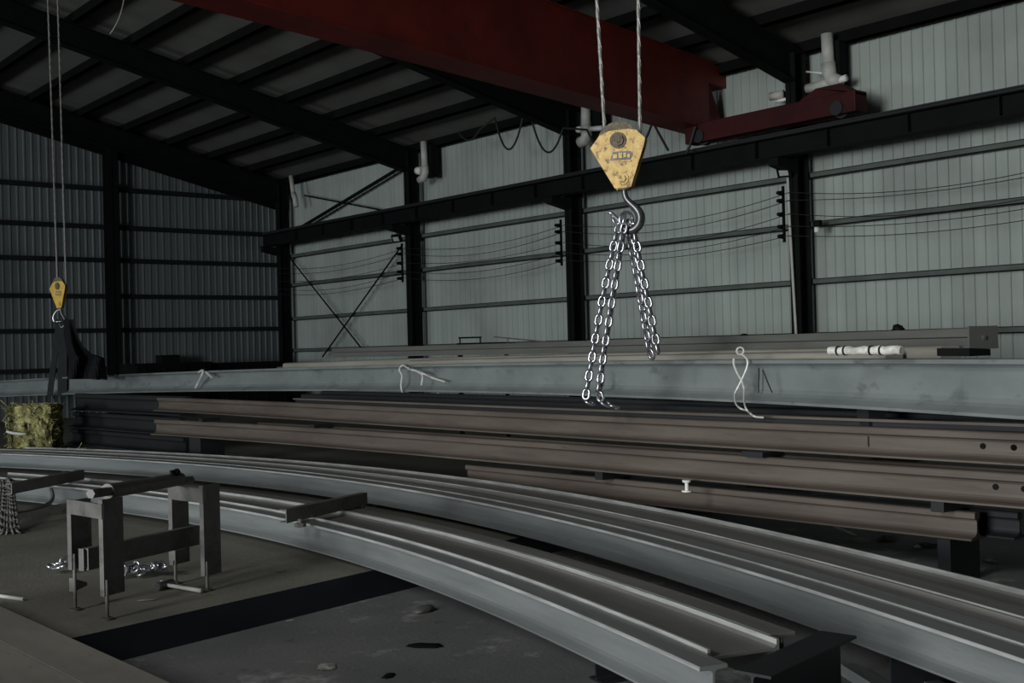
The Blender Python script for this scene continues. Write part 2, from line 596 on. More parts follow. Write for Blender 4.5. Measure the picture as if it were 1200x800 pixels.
# floors: lower floor, and the raised slab whose edge crosses the picture
E0, E1 = atz(90, 746, SLAB), atz(437, 668, SLAB)
ed = (E1 - E0).normalized()
bm = bmesh.new()
vs = [bm.verts.new(p) for p in ((LX, RY, PIT), (WX, RY, PIT), (WX, EY, PIT), (LX, EY, PIT))]
bm.faces.new(vs)
g = bmesh.ops.extrude_face_region(bm, geom=bm.faces[:])
for v in [q for q in g['geom'] if isinstance(q, bmesh.types.BMVert)]:
    v.co.z -= 0.2
structure(link('floor', bm, 'pit'))
bm = bmesh.new()
pa = E0 + ed * ((LX - E0.x) / ed.x)
pb = E0 + ed * ((WX - 0.05 - E0.x) / ed.x)
poly = [Vector((pa.x, pa.y, 0)), Vector((pb.x, pb.y, 0)), Vector((WX - 0.05, EY - 0.05, 0)), Vector((LX + 0.05, EY - 0.05, 0))]
vs = [bm.verts.new(p) for p in poly]
bm.faces.new(vs)
g = bmesh.ops.extrude_face_region(bm, geom=bm.faces[:])
for v in [q for q in g['geom'] if isinstance(q, bmesh.types.BMVert)]:
    v.co.z = PIT
slab = structure(link('floor_slab', bm, 'floor'))
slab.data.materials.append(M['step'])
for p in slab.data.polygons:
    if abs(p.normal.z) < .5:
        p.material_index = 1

# portal frames
COLY = [12.6, 18.5, 24.6, 31.45]
CX0, CX1 = 17.02, 17.36
FLAB = {12.6: 'black steel portal frame whose column carries a white conduit, beside the yellow hook block',
        18.5: 'black steel portal frame whose column stands behind the near chains',
        24.6: 'black steel portal frame whose column ends the cross braced bay',
        31.45: 'black steel portal frame standing in the far corner against the gable wall',
        6.6: 'black steel portal frame nearest the camera along the long wall'}


def portal(y):
    t = thing('portal_frame', FLAB[y], 'steel frame', (CX0 + .2, y, PIT), 0, 'portal frames along the long wall', 'structure')
    t0 = Vector((CX0 + .2, y, PIT))
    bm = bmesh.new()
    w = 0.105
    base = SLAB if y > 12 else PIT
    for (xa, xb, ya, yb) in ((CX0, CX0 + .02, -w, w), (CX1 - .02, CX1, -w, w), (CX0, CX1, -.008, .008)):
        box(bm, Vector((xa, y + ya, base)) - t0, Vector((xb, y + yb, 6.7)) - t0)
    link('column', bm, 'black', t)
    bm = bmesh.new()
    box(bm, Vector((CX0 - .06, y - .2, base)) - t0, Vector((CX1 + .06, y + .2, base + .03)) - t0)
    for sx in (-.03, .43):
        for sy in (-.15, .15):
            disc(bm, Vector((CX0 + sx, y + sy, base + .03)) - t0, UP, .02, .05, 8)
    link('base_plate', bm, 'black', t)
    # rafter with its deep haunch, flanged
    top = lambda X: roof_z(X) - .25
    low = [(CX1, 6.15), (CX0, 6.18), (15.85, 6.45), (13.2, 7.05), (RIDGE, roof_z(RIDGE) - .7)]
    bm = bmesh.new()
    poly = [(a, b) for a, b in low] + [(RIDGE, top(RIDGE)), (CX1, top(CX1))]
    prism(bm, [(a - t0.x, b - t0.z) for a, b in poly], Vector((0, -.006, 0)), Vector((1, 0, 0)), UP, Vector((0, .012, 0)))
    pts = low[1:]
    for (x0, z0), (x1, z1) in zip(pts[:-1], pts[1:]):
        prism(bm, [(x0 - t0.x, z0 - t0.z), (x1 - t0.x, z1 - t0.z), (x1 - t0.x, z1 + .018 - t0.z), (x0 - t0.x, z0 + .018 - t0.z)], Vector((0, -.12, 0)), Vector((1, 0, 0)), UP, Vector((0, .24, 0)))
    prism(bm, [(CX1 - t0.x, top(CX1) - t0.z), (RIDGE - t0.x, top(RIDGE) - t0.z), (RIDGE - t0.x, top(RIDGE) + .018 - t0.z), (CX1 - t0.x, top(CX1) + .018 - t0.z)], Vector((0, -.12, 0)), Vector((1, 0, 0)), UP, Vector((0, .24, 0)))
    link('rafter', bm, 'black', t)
    # crane corbel
    bm = bmesh.new()
    prism(bm, [(16.48 - t0.x, 4.79 - t0.z), (CX0 - t0.x, 4.79 - t0.z), (CX0 - t0.x, 4.55 - t0.z), (16.48 - t0.x, 4.66 - t0.z)], Vector((0, -.1, 0)), Vector((1, 0, 0)), UP, Vector((0, .2, 0)))
    link('corbel', bm, 'black', t)
    # gutter box beside the column head
    if y < 30:
        bm = bmesh.new()
        box(bm, Vector((CX1 - .22, y - .95, 5.95)) - t0, Vector((CX1 - .02, y - .62, 6.75)) - t0)
        link('gutter_box', bm, 'black', t)
    return t


for y in COLY + [6.6]:
    portal(y)

# gable wall columns
for i, (X, lab) in enumerate(((12.0, 'black gable column behind the left hook block, against the far wall'), (6.6, 'black gable column against the far wall, farthest from the long wall'))):
    bm = bmesh.new()
    zt = roof_z(X) - .3
    for (xa, xb, ya, yb) in ((-.15, .15, 0, .02), (-.15, .15, .33, .35), (-.01, .01, 0, .35)):
        box(bm, (xa, ya, 0), (xb, yb, zt))
    o = link('gable_column', bm, 'black')
    o.location = (X, EY - .55, 0)
    tag(o, lab, 'steel column', 'gable columns on the far wall', 'structure')
bm = bmesh.new()
prism(bm, [(WX - .2, roof_z(WX) - .95), (WX - .2, roof_z(WX) - .3), (RIDGE, roof_z(RIDGE) - .3), (RIDGE, roof_z(RIDGE) - .85)], Vector((0, EY - .3, 0)), Vector((1, 0, 0)), UP, Vector((0, .2, 0)))
o = link('gable_rafter', bm, 'roofsteel')
tag(recentre(o), 'black sloping rafter along the top of the far gable wall', 'steel beam', kind='structure')

# crane runway beam with rail, along the long wall
t = thing('crane_runway_beam', 'long black crane runway beam carried on the wall columns', 'crane runway', (16.6, 11, 4.80), 0, None, 'structure')
bm = bmesh.new()
for (xa, xb, za, zb) in ((-.14, .14, 0, .02), (-.15, .15, .33, .35), (-.008, .008, .02, .33)):
    box(bm, (xa, RY - 11 + .2, za), (xb, EY - 11 - .4, zb))
for k in range(26):
    yy = RY - 11 + 1 + 1.5 * k
    box(bm, (-.10, yy, .02), (.10, yy + .012, .33))
link('girder_beam', bm, 'black', t)
bm = bmesh.new()
prism(bm, [(x_, z_ - .05) for x_, z_ in [(-.05, .40), (.05, .40), (.05, .42), (.012, .425), (.012, .46), (.03, .465), (.03, .49), (-.03, .49), (-.03, .465), (-.012, .46), (-.012, .425), (-.05, .42)]],
      Vector((0, RY - 11 + .2, 0)), Vector((1, 0, 0)), UP, Vector((0, EY - RY - .6, 0)))
link('rail', bm, 'dark_steel', t)

# cross bracing in the far bay
for (a, b, lab) in (((338, 300), (430, 416), 'thin black brace rod falling from the far corner across the braced bay'),
                    ((472, 286), (378, 418), 'thin black brace rod rising to the flood lamp column in the braced bay'),
                    ((357, 229), (462, 249), 'thin black brace rod above the runway beam, the flatter of two')):
    bm = bmesh.new()
    tube(bm, [atX(*a, 17.33), atX(*b, 17.33)], .022, 8)
    tag(recentre(link('brace_rod', bm, 'black')), lab, 'brace', 'cross bracing of the far bay', 'structure')
bm = bmesh.new()
pa, pb = atX(470, 196, 17.3), atX(350, 268, 17.3)
d = (pb - pa).normalized()
nrm = Vector((-1, 0, 0))
side = d.cross(nrm).normalized()
prism(bm, [(-.05, 0), (.05, 0), (.05, .012), (-.038, .012), (-.038, .1), (-.05, .1)], pa, side, nrm, pb - pa)
tag(recentre(link('brace_angle', bm, 'black')), 'black angle brace above the runway beam, the steeper of two', 'brace', 'cross bracing of the far bay', 'structure')


# ------------------------------------------------------------------ overhead crane
zb = 5.62
gA, gB = atz(333, 13, zb), atz(817, 147, zb)
gd = (gB - gA); gd.z = 0; gd.normalize()
gn = Vector((gd.y, -gd.x, 0))
if gn.dot(FWD) < 0:
    gn = -gn


def at_girder(px, py):
    d = ray(px, py)
    k = gn.dot(gA - EYE) / gn.dot(d)
    p = EYE + d * k
    return ((p - gA).dot(gd), p.z)


truck_x = 16.6
sT = (truck_x - gA.x) / gd.x
sK, zK = at_girder(843, 78)
sL, zL = at_girder(905, 122)
Tc = gA + gd * sT + gn * .25
t = thing('bridge_crane', 'dark red overhead travelling crane bridge spanning to the wall runway', 'crane', (Tc.x, Tc.y, 5.25))
o0 = Vector((Tc.x, Tc.y, 5.25))
zt = max(zK, zb + .7)
bm = bmesh.new()
prism(bm, [(-9.0, zb - 5.25), (sK + .2, zb - 5.25), (sT + .3, 5.42 - 5.25), (sT + .3, zL - 5.25), (sL, zL - 5.25), (sK, zt - 5.25), (-9.0, zt - 5.25)],
      Vector((gA.x, gA.y, 0)) - Vector((o0.x, o0.y, 0)), gd, UP, gn * .5)
link('bridge_girder', bm, 'red', t)
bm = bmesh.new()
for zz in (zb - .02, zt - .0):
    prism(bm, [(-9.0, zz - 5.25), (sK - .35, zz - 5.25), (sK - .35, zz + .025 - 5.25), (-9.0, zz + .025 - 5.25)],
          Vector((gA.x, gA.y, 0)) - Vector((o0.x, o0.y, 0)) - gn * .05, gd, UP, gn * .6)
link('girder_flange', bm, 'red', t)
bm = bmesh.new()
yn, yf = atX(1012, 140, truck_x).y - Tc.y, atX(812, 165, truck_x).y - Tc.y
hump = atX(972, 104, truck_x).z - 5.25
box(bm, (-.17, yn, .05), (.17, yf, .40), bev=.02)
y1, y2, y3, y4 = (atX(v, 120, truck_x).y - Tc.y for v in (1012, 992, 965, 940))
prism(bm, [(yn, .36), (y4, .36), (y3, hump), (y2, hump), (yn, hump - .22)], Vector((-.16, 0, 0)), Vector((0, 1, 0)), UP, Vector((.32, 0, 0)))
link('end_truck', bm, 'red_dark', t)
for yy in (yn + .35, yf - .35):
    bm = bmesh.new()
    disc(bm, Vector((-.05, yy, .15)), Vector((1, 0, 0)), .15, .10, 24)
    disc(bm, Vector((-.20, yy, .15)), Vector((1, 0, 0)), .12, .03, 24)
    link('wheel', bm, 'dark_steel', t)

# festoon cable loops hanging below the eaves
bm = bmesh.new()
pts = []
loops = [((538, 156), (549, 164), (562, 152)), ((580, 138), (598, 175), (613, 136)), ((621, 132), (640, 178), (660, 150)), ((688, 152), (705, 172), (722, 150))]
for k, (a, b, c) in enumerate(loops):
    for i in range(17):
        s = i / 16
        x = a[0] + (c[0] - a[0]) * s
        yl = a[1] + (c[1] - a[1]) * s
        y = yl + (b[1] - (a[1] + c[1]) / 2) * (1 - (2 * s - 1) ** 2)
        pts.append(atX(x, y, 16.3))
tube(bm, pts, .022, 8)
tag(recentre(link('festoon_cable', bm, 'cable')), 'black cable hanging in loops under the eaves behind the near hook block', 'cable')
bm = bmesh.new()
tube(bm, [atX(*p, 16.3) for p in ((752, 172), (759, 158), (765, 143), (773, 158), (783, 176))], .025, 8)
tag(recentre(link('festoon_cable', bm, 'cable')), 'black cable bent to a sharp peak beside the yellow near hook block', 'cable')
bm = bmesh.new()
tube(bm, [atX(*p, 16.3) for p in ((815, 148), (812, 158), (808, 172), (804, 180))], .025, 8)
tag(recentre(link('festoon_cable', bm, 'cable')), 'short black cable hanging from the red girder near its wall end', 'cable')


# ------------------------------------------------------------------ rain pipes at the column heads
def rain_pipe(spec, label):
    t = thing('rain_pipe', label, 'pipe', atX(*spec['o'], 17.05), 0, 'rain pipes at the column heads')
    o0 = Vector(t.location)
    bm = bmesh.new()
    a, b = atX(*spec['top'], 17.05), atX(*spec['bot'], 17.05)
    tube(bm, [a - o0, b - o0], spec['r'], 16)
    link('down_pipe', bm, 'pvc', t, True)
    bm = bmesh.new()
    e = [atX(*p, 17.05) - o0 for p in spec['elbow']]
    tube(bm, e, spec['r'] * 1.18, 16)
    link('elbow', bm, 'pvc', t, True)
    for s in spec['stub']:
        bm = bmesh.new()
        tube(bm, [atX(*s[0], 17.05) - o0, atX(*s[1], 17.05) - o0], s[2], 12)
        link('stub', bm, 'white' if s[3] else 'pvc', t, True)


rain_pipe({'o': (497, 209), 'top': (496.5, 166), 'bot': (498, 196), 'r': .085, 'elbow': [(498, 194), (498.5, 202), (497, 208), (492, 211)], 'stub': [((489, 200), (493, 200), .10, True)]},
          'pale pipe with white stub beside the column of the braced bay')
rain_pipe({'o': (343, 242), 'top': (341, 206), 'bot': (344, 230), 'r': .065, 'elbow': [(344, 226), (346, 234), (347, 242)], 'stub': []},
          'pale pipe at the far corner column, smallest of the rain pipes')
rain_pipe({'o': (686, 166), 'top': (686.5, 119), 'bot': (687, 150), 'r': .105, 'elbow': [(687, 147), (688, 158), (686, 164), (680, 167)], 'stub': [((677, 152), (681, 151.5), .07, True), ((693, 151), (706, 150), .055, True)]},
          'pale pipe with white cross stub just behind the near yellow hook block')
rain_pipe({'o': (968, 99), 'top': (969, 40), 'bot': (971, 78), 'r': .105, 'elbow': [(971, 74), (972, 86), (975, 93), (984, 97)],
           'stub': [((978, 96), (946, 104), .085, False), ((918, 110), (903, 113), .075, False), ((945, 84), (966, 86), .018, True), ((922, 116), (909, 119), .03, True), ((984, 94), (992, 91), .06, True)]},
          'pale pipe with long cross arm above the red crane end truck')

# thin white conduit down the near column
bm = bmesh.new()
tube(bm, [atX(923, 205, 16.97), atX(925.5, 262, 16.97), atX(933, 392, 16.97)], .025, 10)
tag(recentre(link('conduit', bm, 'pvc')), 'thin pale conduit running down the side of the near wall column', 'pipe')


# flood lamps
def flood(pc, label, X=16.85, s=1.0):
    p = atX(*pc, X)
    t = thing('flood_lamp', label, 'lamp', p, 0, 'flood lamps on the wall columns')
    R = Matrix.Rotation(math.radians(200), 4, 'Z') @ Matrix.Rotation(math.radians(35), 4, 'Y')
    bm = bmesh.new()
    box(bm, (-.05 * s, -.16 * s, -.12 * s), (.05 * s, .16 * s, .12 * s), R, .012)
    for k in range(5):
        box(bm, (-.08 * s, (-.13 + .06 * k) * s, -.1 * s), (-.05 * s, (-.12 + .06 * k) * s, .1 * s), R)
    link('housing', bm, 'black', t)
    bm = bmesh.new()
    box(bm, (.05 * s, -.10 * s, -.07 * s), (.058 * s, .10 * s, .07 * s), R)
    link('lens', bm, 'pvc', t)
    bm = bmesh.new()
    tube(bm, [Vector((0, -.17 * s, 0)), Vector((.1, -.17 * s, .16 * s)), Vector((.15, 0, .2 * s)), Vector((.1, .17 * s, .16 * s)), Vector((0, .17 * s, 0))], .012, 6)
    link('bracket', bm, 'black', t)


flood((465, 279), 'square flood lamp beside the column of the braced bay under the runway', s=.85)
flood((919, 201), 'square flood lamp beside the column with the white conduit', s=.8)

# small junction box right of the near column
t = thing('junction_box', 'small black box with white connector beside the near wall column', 'electrical box', atX(958, 266, 17.05))
bm = bmesh.new()
box(bm, (-.05, -.07, 0), (.05, .07, .12), bev=.01)
link('body', bm, 'black', t)
bm = bmesh.new()
disc(bm, Vector((-.02, 0, -.09)), UP, .045, .09, 12)
link('connector', bm, 'white', t)

# cables strung along the wall from column to column on insulators
WIRES = [4.22, 4.08, 3.84, 3.62, 3.45]
spots = [6.6] + COLY
for k, z in enumerate(WIRES):
    bm = bmesh.new()
    pts = []
    rnd = random.Random(k)
    for a, b in zip(spots[:-1], spots[1:]):
        sag = .16 + .12 * rnd.random()
        for i in range(14):
            s = i / 14
            pts.append(Vector((16.93 - .012 * k, a + (b - a) * s, z - sag * (1 - (2 * s - 1) ** 2) - (.05 if a > 20 else 0) * s)))
    pts.append(Vector((16.93 - .012 * k, spots[-1], z - .05)))
    tube(bm, pts, .007, 6)
    o = link('wall_cable', bm, 'cable')
    tag(recentre(o), ['uppermost thin cable strung along the long wall columns', 'second highest thin cable strung along the long wall columns', 'middle thin cable of five strung along the long wall',
                      'second lowest thin cable strung along the long wall columns', 'lowest thin cable strung along the long wall columns'][k], 'cable', 'cables along the long wall')
INS = {12.6: 'near column with the conduit', 18.5: 'column behind the near chains', 24.6: 'column of the braced bay'}
for y, nm in INS.items():
    t = thing('insulator_rack', 'row of small black insulators on the ' + nm, 'insulator', (16.95, y + .16, 3.40), 0, 'insulator racks on the columns')
    bm = bmesh.new()
    box(bm, (-.02, -.02, -.05), (.02, .02, .95))
    link('bar', bm, 'black', t)
    for z in WIRES:
        bm = bmesh.new()
        for q in range(3):
            disc(bm, Vector((-.03 - .05 * q, 0, z - 3.40)), Vector((-1, 0, 0)), .045 - .006 * q, .03, 12)
        link('insulator', bm, 'black', t)

# ------------------------------------------------------------------ steel beams
# front curved bundle (nearest): bottom front edge traced on the slab
L_PIX = [(-40, 581), (15, 586), (143, 601), (247, 619), (300, 629), (367, 645), (437, 667), (500, 689), (560, 714), (600, 731), (667, 762), (750, 803), (860, 862)]
LZ = .07
Lp = px_path(L_PIX, LZ, deg=4, n=260)
U_PIX = [(-40, 546), (0, 547.5), (100, 552), (180, 560), (300, 571), (380, 580), (500, 602), (560, 616), (680, 646), (780, 679), (900, 717), (1080, 782), (1200, 830), (1290, 868)]
Up = px_path(U_PIX, LZ, deg=4, n=160)
LE0, LE1 = atz(858, 779, LZ + .2), atz(954, 737, LZ + .2)
IB = lambda: prof_ibeam(.16, .2, .135)
GL, GU = 'front bundle of curved beams', 'rear bundle of curved beams'


def lbeam(label, prof, m, dn, worn, dz=0.0):
    return beam('curved_beam', label, trim(Lp, LE0, LE1, dn + max(x for x, _z in prof) * .8), prof, m, dn, dz, group=GL, worn=worn)


lbeam('curved grey beam foremost of all, foot and web in view beside the stand', IB(), 'steel', 0, IB_LIT)
lbeam('broad curved beam lying on its side in the front bundle, flat brown web upward', prof_lying(.37, .215, .014, .012, web=.80), 'steel_web', .163, LY_LIT)
lbeam('curved grey beam at the back of the front bundle, along the black shadow gap', IB(), 'steel_web', .537, IB_LIT, .012)


def ubeam(label, prof, m, dn, worn, dz=0.0):
    return beam('curved_beam', label, Up, prof, m, dn, dz, group=GU, worn=worn)


ubeam('curved blue grey beam at the front of the rear bundle, tall clean web in view', IB(), 'steel', 0, IB_LIT)
ubeam('curved grey beam in the rear bundle, flange pressed close behind its foremost beam', IB(), 'steel', .163, IB_LIT, .004)
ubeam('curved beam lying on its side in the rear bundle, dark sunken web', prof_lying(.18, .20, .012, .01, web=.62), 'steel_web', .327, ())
ubeam('curved beam standing upright in the rear bundle behind the sunken web', IB(), 'steel_web', .51, IB_LIT, .006)
ubeam('curved beam lying flat at the back of the rear bundle, beside the brown stack', prof_lying(.34, .19, .014, .01, web=.75), 'steel_web', .675, LY_LIT)

# sleepers below the curved bundles
def sleeper(c, d, ln, w, h, z, m, label, lying=True):
    bm = bmesh.new()
    d = Vector((d.x, d.y, 0)).normalized()
    pts = [c - d * ln / 2, c - d * ln / 6, c + d * ln / 6, c + d * ln / 2]
    pts = [Vector((p.x, p.y, z)) for p in pts]
    sweep(bm, pts, prof_h(w, h, .012, .01), -w / 2)
    return tag(recentre(link('sleeper_beam', bm, m)), label, 'sleeper', 'dark sleepers under the steel')


dd = LE1 - LE0
nb_ = Vector((-dd.y, dd.x, 0)).normalized()
if nb_.dot(FWD) > 0:
    nb_ = -nb_
sleeper((LE0 + LE1) / 2 + nb_ * .10 + dd * .02, dd, dd.length + .06, .17, .455, PIT + .002, 'dark_steel', 'dark cross beam against the cut ends of the front curved beams')
nL = away(Lp)
i = min(range(len(Lp)), key=lambda k: abs((600 + F * (Lp[k] - EYE).dot(CR) / (Lp[k] - EYE).dot(_f)) - 640))
sleeper(Lp[i] + nL[i] * .50, nL[i], .40, .14, .264, PIT + .002, 'dark_steel', 'dark cross beam hidden under the middle of the front curved bundle')
nU = away(Up)
for px, lab in ((1010, 'dark cross beam under the rear curved bundle beside its lower sticks'), (1260, 'dark cross beam under the near end of the rear curved bundle')):
    i = min(range(len(Up)), key=lambda k: abs((600 + F * (Up[k] - EYE).dot(CR) / (Up[k] - EYE).dot(_f)) - px))
    sleeper(Up[i] + nU[i] * .55, nU[i], .8, .14, .264, PIT + .002, 'dark_steel', lab)
for P_, N_, px, lab in ((Up, nU, 60, 'dark spacer under the far end of the rear curved bundle'), (Up, nU, 420, 'dark spacer under the middle of the rear curved bundle'),
                        (Lp, nL, 60, 'dark spacer under the far end of the front curved bundle'), (Lp, nL, 330, 'dark spacer under the front curved bundle near its cross bar')):
    i = min(range(len(P_)), key=lambda k: abs((600 + F * (P_[k] - EYE).dot(CR) / (P_[k] - EYE).dot(_f)) - px))
    c = P_[i] + N_[i] * .38
    bm = bmesh.new()
    R = Matrix.Translation(Vector((c.x, c.y, 0))) @ Matrix.Rotation(math.atan2(N_[i].y, N_[i].x), 4, 'Z')
    box(bm, (-.20, -.05, 0), (.45 if P_ is Up else .28, .05, LZ - .002), R, .003)
    tag(recentre(link('spacer_bar', bm, 'dark_steel')), lab, 'spacer', 'spacers under the curved bundles')

# short steel sticks on the lower floor under the rear bundle's near end
for a, b, lab in (((985, 778), (1040, 812), 'grey flat bar on the dark floor beside the cross beam'), ((1048, 782), (1110, 812), 'grey ribbed bar on the dark floor below the rear curved bundle')):
    bm = bmesh.new()
    p, q = atz(*a, PIT + .06), atz(*b, PIT + .06)
    p.z = q.z = PIT + .001
    sweep(bm, [p, p.lerp(q, .33), p.lerp(q, .67), q], prof_channel(.09, .06))
    tag(recentre(link('flat_bar', bm, 'steel')), lab, 'steel bar', 'bars on the lower floor')

# brown stack
B_PIX = [(175, 509.5), (300, 517), (380, 525), (560, 540.5), (680, 550.5), (780, 560), (900, 570), (960, 576), (1080, 585.5), (1200, 596), (1300, 606)]
Bp = px_path(B_PIX, .42, deg=3)
A_PIX = [(178, 481.5), (300, 487.5), (380, 495), (560, 506.5), (680, 512.5), (780, 520.5), (960, 532), (1080, 539), (1200, 546), (1300, 552)]
Ap = px_path(A_PIX, .70, deg=3)
HB = lambda w, h: prof_rail(w, h, .40 * h)
BS = 'stack of brown rusted rails'


def holes(o, path, pxs, zc, dn, r=.022):
    """Bolt holes cut near the end of a beam: dark sunken discs as parts."""
    N_ = away(path)
    for px in pxs:
        i = min(range(len(path)), key=lambda k: abs((600 + F * (path[k] - EYE).dot(CR) / (path[k] - EYE).dot(_f)) - px))
        c = path[i] + N_[i] * dn + UP * zc - o.location
        bm = bmesh.new()
        disc(bm, c, N_[i], r, .012, 14)
        link('bolt_hole', bm, 'black', o)


b1 = beam('rusted_rail', 'brown rusted rail of the middle layer, two bolt holes at its near end', Bp, HB(.22, .232), 'rust', 0, 0, cat='rail', group=BS)
holes(b1, Bp, (1169, 1197), .125, .22 / 2 - .0125 - .006)
beam('rusted_rail', 'brown rusted rail hidden behind the middle layer of the brown stack', Bp[12:], HB(.22, .232), 'rust', .24, 0, group=BS)
a1 = beam('rusted_rail', 'brown rusted rail of the upper layer, three bolt holes at its near end', Ap, HB(.22, .225), 'rust', 0, 0, cat='rail', group=BS)
holes(a1, Ap, (1143, 1171, 1199), .115, .22 / 2 - .0113 - .006)
beam('rusted_plate', 'long thin rusted plate lying along the top of the brown stack', cut(Ap, 330, None), [(0, 0), (.14, 0), (.14, .02), (0, .02)], 'rust', .09, .262, cat='steel plate')
beam('spacer_flat', 'long thin packing strip between the top brown rail and the plate', cut(Ap, 335, None), [(0, 0), (.06, 0), (.06, .036), (0, .036)], 'dark_steel', .13, .2255, cat='steel strip')
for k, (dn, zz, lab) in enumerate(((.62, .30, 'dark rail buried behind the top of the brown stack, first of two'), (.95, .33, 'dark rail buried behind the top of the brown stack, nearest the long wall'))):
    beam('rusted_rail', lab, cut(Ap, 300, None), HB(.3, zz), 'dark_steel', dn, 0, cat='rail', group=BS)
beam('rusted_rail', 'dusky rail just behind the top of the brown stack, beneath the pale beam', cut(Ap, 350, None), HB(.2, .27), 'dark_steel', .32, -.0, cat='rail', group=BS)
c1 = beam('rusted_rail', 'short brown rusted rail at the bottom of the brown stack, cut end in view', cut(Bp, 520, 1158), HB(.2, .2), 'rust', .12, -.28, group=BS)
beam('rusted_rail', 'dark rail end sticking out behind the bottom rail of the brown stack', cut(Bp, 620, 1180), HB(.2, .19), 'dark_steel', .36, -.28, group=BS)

# packing between the layers
NB = away(Bp)


def packing(path, px, n0, n1, z0, z1, lab, m='dark_steel', w=.1):
    N_ = away(path)
    i = min(range(len(path)), key=lambda k: abs((600 + F * (path[k] - EYE).dot(CR) / (path[k] - EYE).dot(_f)) - px))
    c = path[i]
    R = Matrix.Translation(Vector((c.x, c.y, 0))) @ Matrix.Rotation(math.atan2(N_[i].y, N_[i].x), 4, 'Z')
    bm = bmesh.new()
    box(bm, (n0, -w / 2, z0), (n1, w / 2, z1), R, .004)
    return tag(recentre(link('packing_block', bm, m)), lab, 'packing block', 'packing blocks between the layers')


packing(Bp, 230, .02, .42, 0, .42, 'dark packing block under the far end of the brown stack', w=.3)
packing(Bp, 700, .02, .5, .342, .418, 'dark packing block above the bottom brown rail, behind the white peg')
packing(Bp, 1100, .02, .5, .342, .418, 'dark packing block above the bottom brown rail, nearest its cut end')
packing(Bp, 600, .02, .5, 0, .138, 'dark packing block under the buried end of the bottom brown rail')
packing(Bp, 1090, .1, .55, PIT, .138, 'dark packing block under the cut end of the bottom brown rail')
packing(Bp, 235, .0, .3, .654, .698, 'dark packing block between the brown rails at their far end')
packing(Bp, 362, .0, .3, .654, .698, 'dark packing block between the brown rails below the looped wire')
packing(Bp, 880, .0, .3, .654, .698, 'dark packing block between the brown rails below the long twisted wire', w=.2)

# big pale channel-like girder above the brown stack: depth from its height
D_H = .38
DK = .38 / .34
D_SPEC = [(0, 465, 24.2), (180, 459.5, 20.2), (380, 457.7, 16.4), (560, 461, 13.4), (680, 463.5, 11.7), (780, 468, 10.1), (1000, 477.5, 7.9), (1200, 491.5, 6.55), (1300, 500, 5.95)]
Dp = smooth_path([atd(x, y, d * DK) for x, y, d in D_SPEC], deg=3, n=80, t0=-.06, t1=1.0)
beam('long_beam', 'very long tall pale grey beam with hanging wires, on top of the brown stack', Dp, prof_ibeam(.28, D_H, .26, 1.9), 'steel_blue', 0, 0)
for px, lab in ((1010, 'dark block carrying the pale beam near the wrapped bundle'),):
    d = depth_on(Dp, px)
    i = min(range(len(Dp)), key=lambda k: abs((Dp[k] - EYE).dot(FWD) - d))
    packing(Dp, px, .10, .27, .70, Dp[i].z - .006, lab, w=.14)

# tan rails lying behind the pale beam
TB = 'tan rails behind the pale beam'
beam('tan_rail', 'dusty tan rail lying directly behind the long pale beam', cut(Dp, 480, 1062, .4), prof_rail(.24, .43, .17), 'steel_tan', .30, .01, cat='rail', group=TB)
beam('tan_rail', 'dusty tan rail in the second row behind the pale beam, under the dull beam', cut(Dp, 330, 1125, .7), prof_rail(.22, .47, .19), 'steel_tan', .55, .0, cat='rail', group=TB)
beam('tan_rail', 'grey tan rail in the third row behind the pale beam', cut(Dp, 318, 1115, .95), prof_rail(.3, .41, .18), 'steel_dull', .80, .0, cat='rail', group=TB)

# dull beam with end plate
Ep = cut(smooth_path(Dp, deg=3, n=400), 395, 1158, .92)
Ep = [Vector((p.x, p.y, 1.51)) for p in Ep]
eprof = [(0, .085), (.03, .075), (.03, .01), (0, .01), (0, 0), (.24, 0), (.24, .15), (0, .15)]
o = beam('capped_beam', 'dull grey beam with bolted end plate on top of everything, against the long wall', Ep, eprof, 'steel_dull', .80, 0)
ne = away(Ep)[-1]
te = (Ep[-1] - Ep[-3]).normalized()
c = Ep[-1] + ne * .80 - o.location
bm = bmesh.new()
R = Matrix((te, ne, UP)).transposed().to_4x4()
R.translation = c
box(bm, (0, -.02, -.01), (.02, .26, .165), R, .003)
link('end_plate', bm, 'steel_dull', o)
bm = bmesh.new()
disc(bm, c + te * .02 + ne * .12 + UP * .075, te, .018, .012, 6)
link('bolt', bm, 'chain', o)
holes(o, Ep, (1125, 1145), .045, .80 + .024, .012)

# white wrapped bundle and dark stub under the dull beam's end
p0, p1 = atd(972, 411, 8.65), atd(1057, 410, 8.15)
t = thing('wrapped_bundle', 'white paper wrapped bundle with dark ties lying at the end of the tan rails', 'bundle', (p0 + p1) / 2 - UP * .035)
o0 = Vector(t.location)
bm = bmesh.new()
dv = (p1 - p0)
n1, b1_ = frame_of(dv)
rnd = random.Random(3)
tube(bm, [p0 + dv * (i / 14) - o0 + UP * (.004 * math.sin(i * 2.1)) for i in range(15)], [.028 + .006 * rnd.random() for i in range(15)], 12)
link('wrapping', bm, 'paper', t)
for f in (.12, .22, .58, .72):
    bm = bmesh.new()
    tube(bm, [p0 + dv * f - o0, p0 + dv * (f + .025) - o0], .036, 14)
    link('tie', bm, 'dark_steel', t)
bm = bmesh.new()
p, q = atd(1098, 412, 8.0), atd(1136, 412, 7.75)
p.z -= .03; q.z -= .03
sweep(bm, [p, p.lerp(q, .5), q], [(0, 0), (.2, 0), (.2, .045), (0, .055)])
tag(recentre(link('dark_offcut', bm, 'black')), 'black steel offcut under the bolted end of the dull beam', 'offcut')

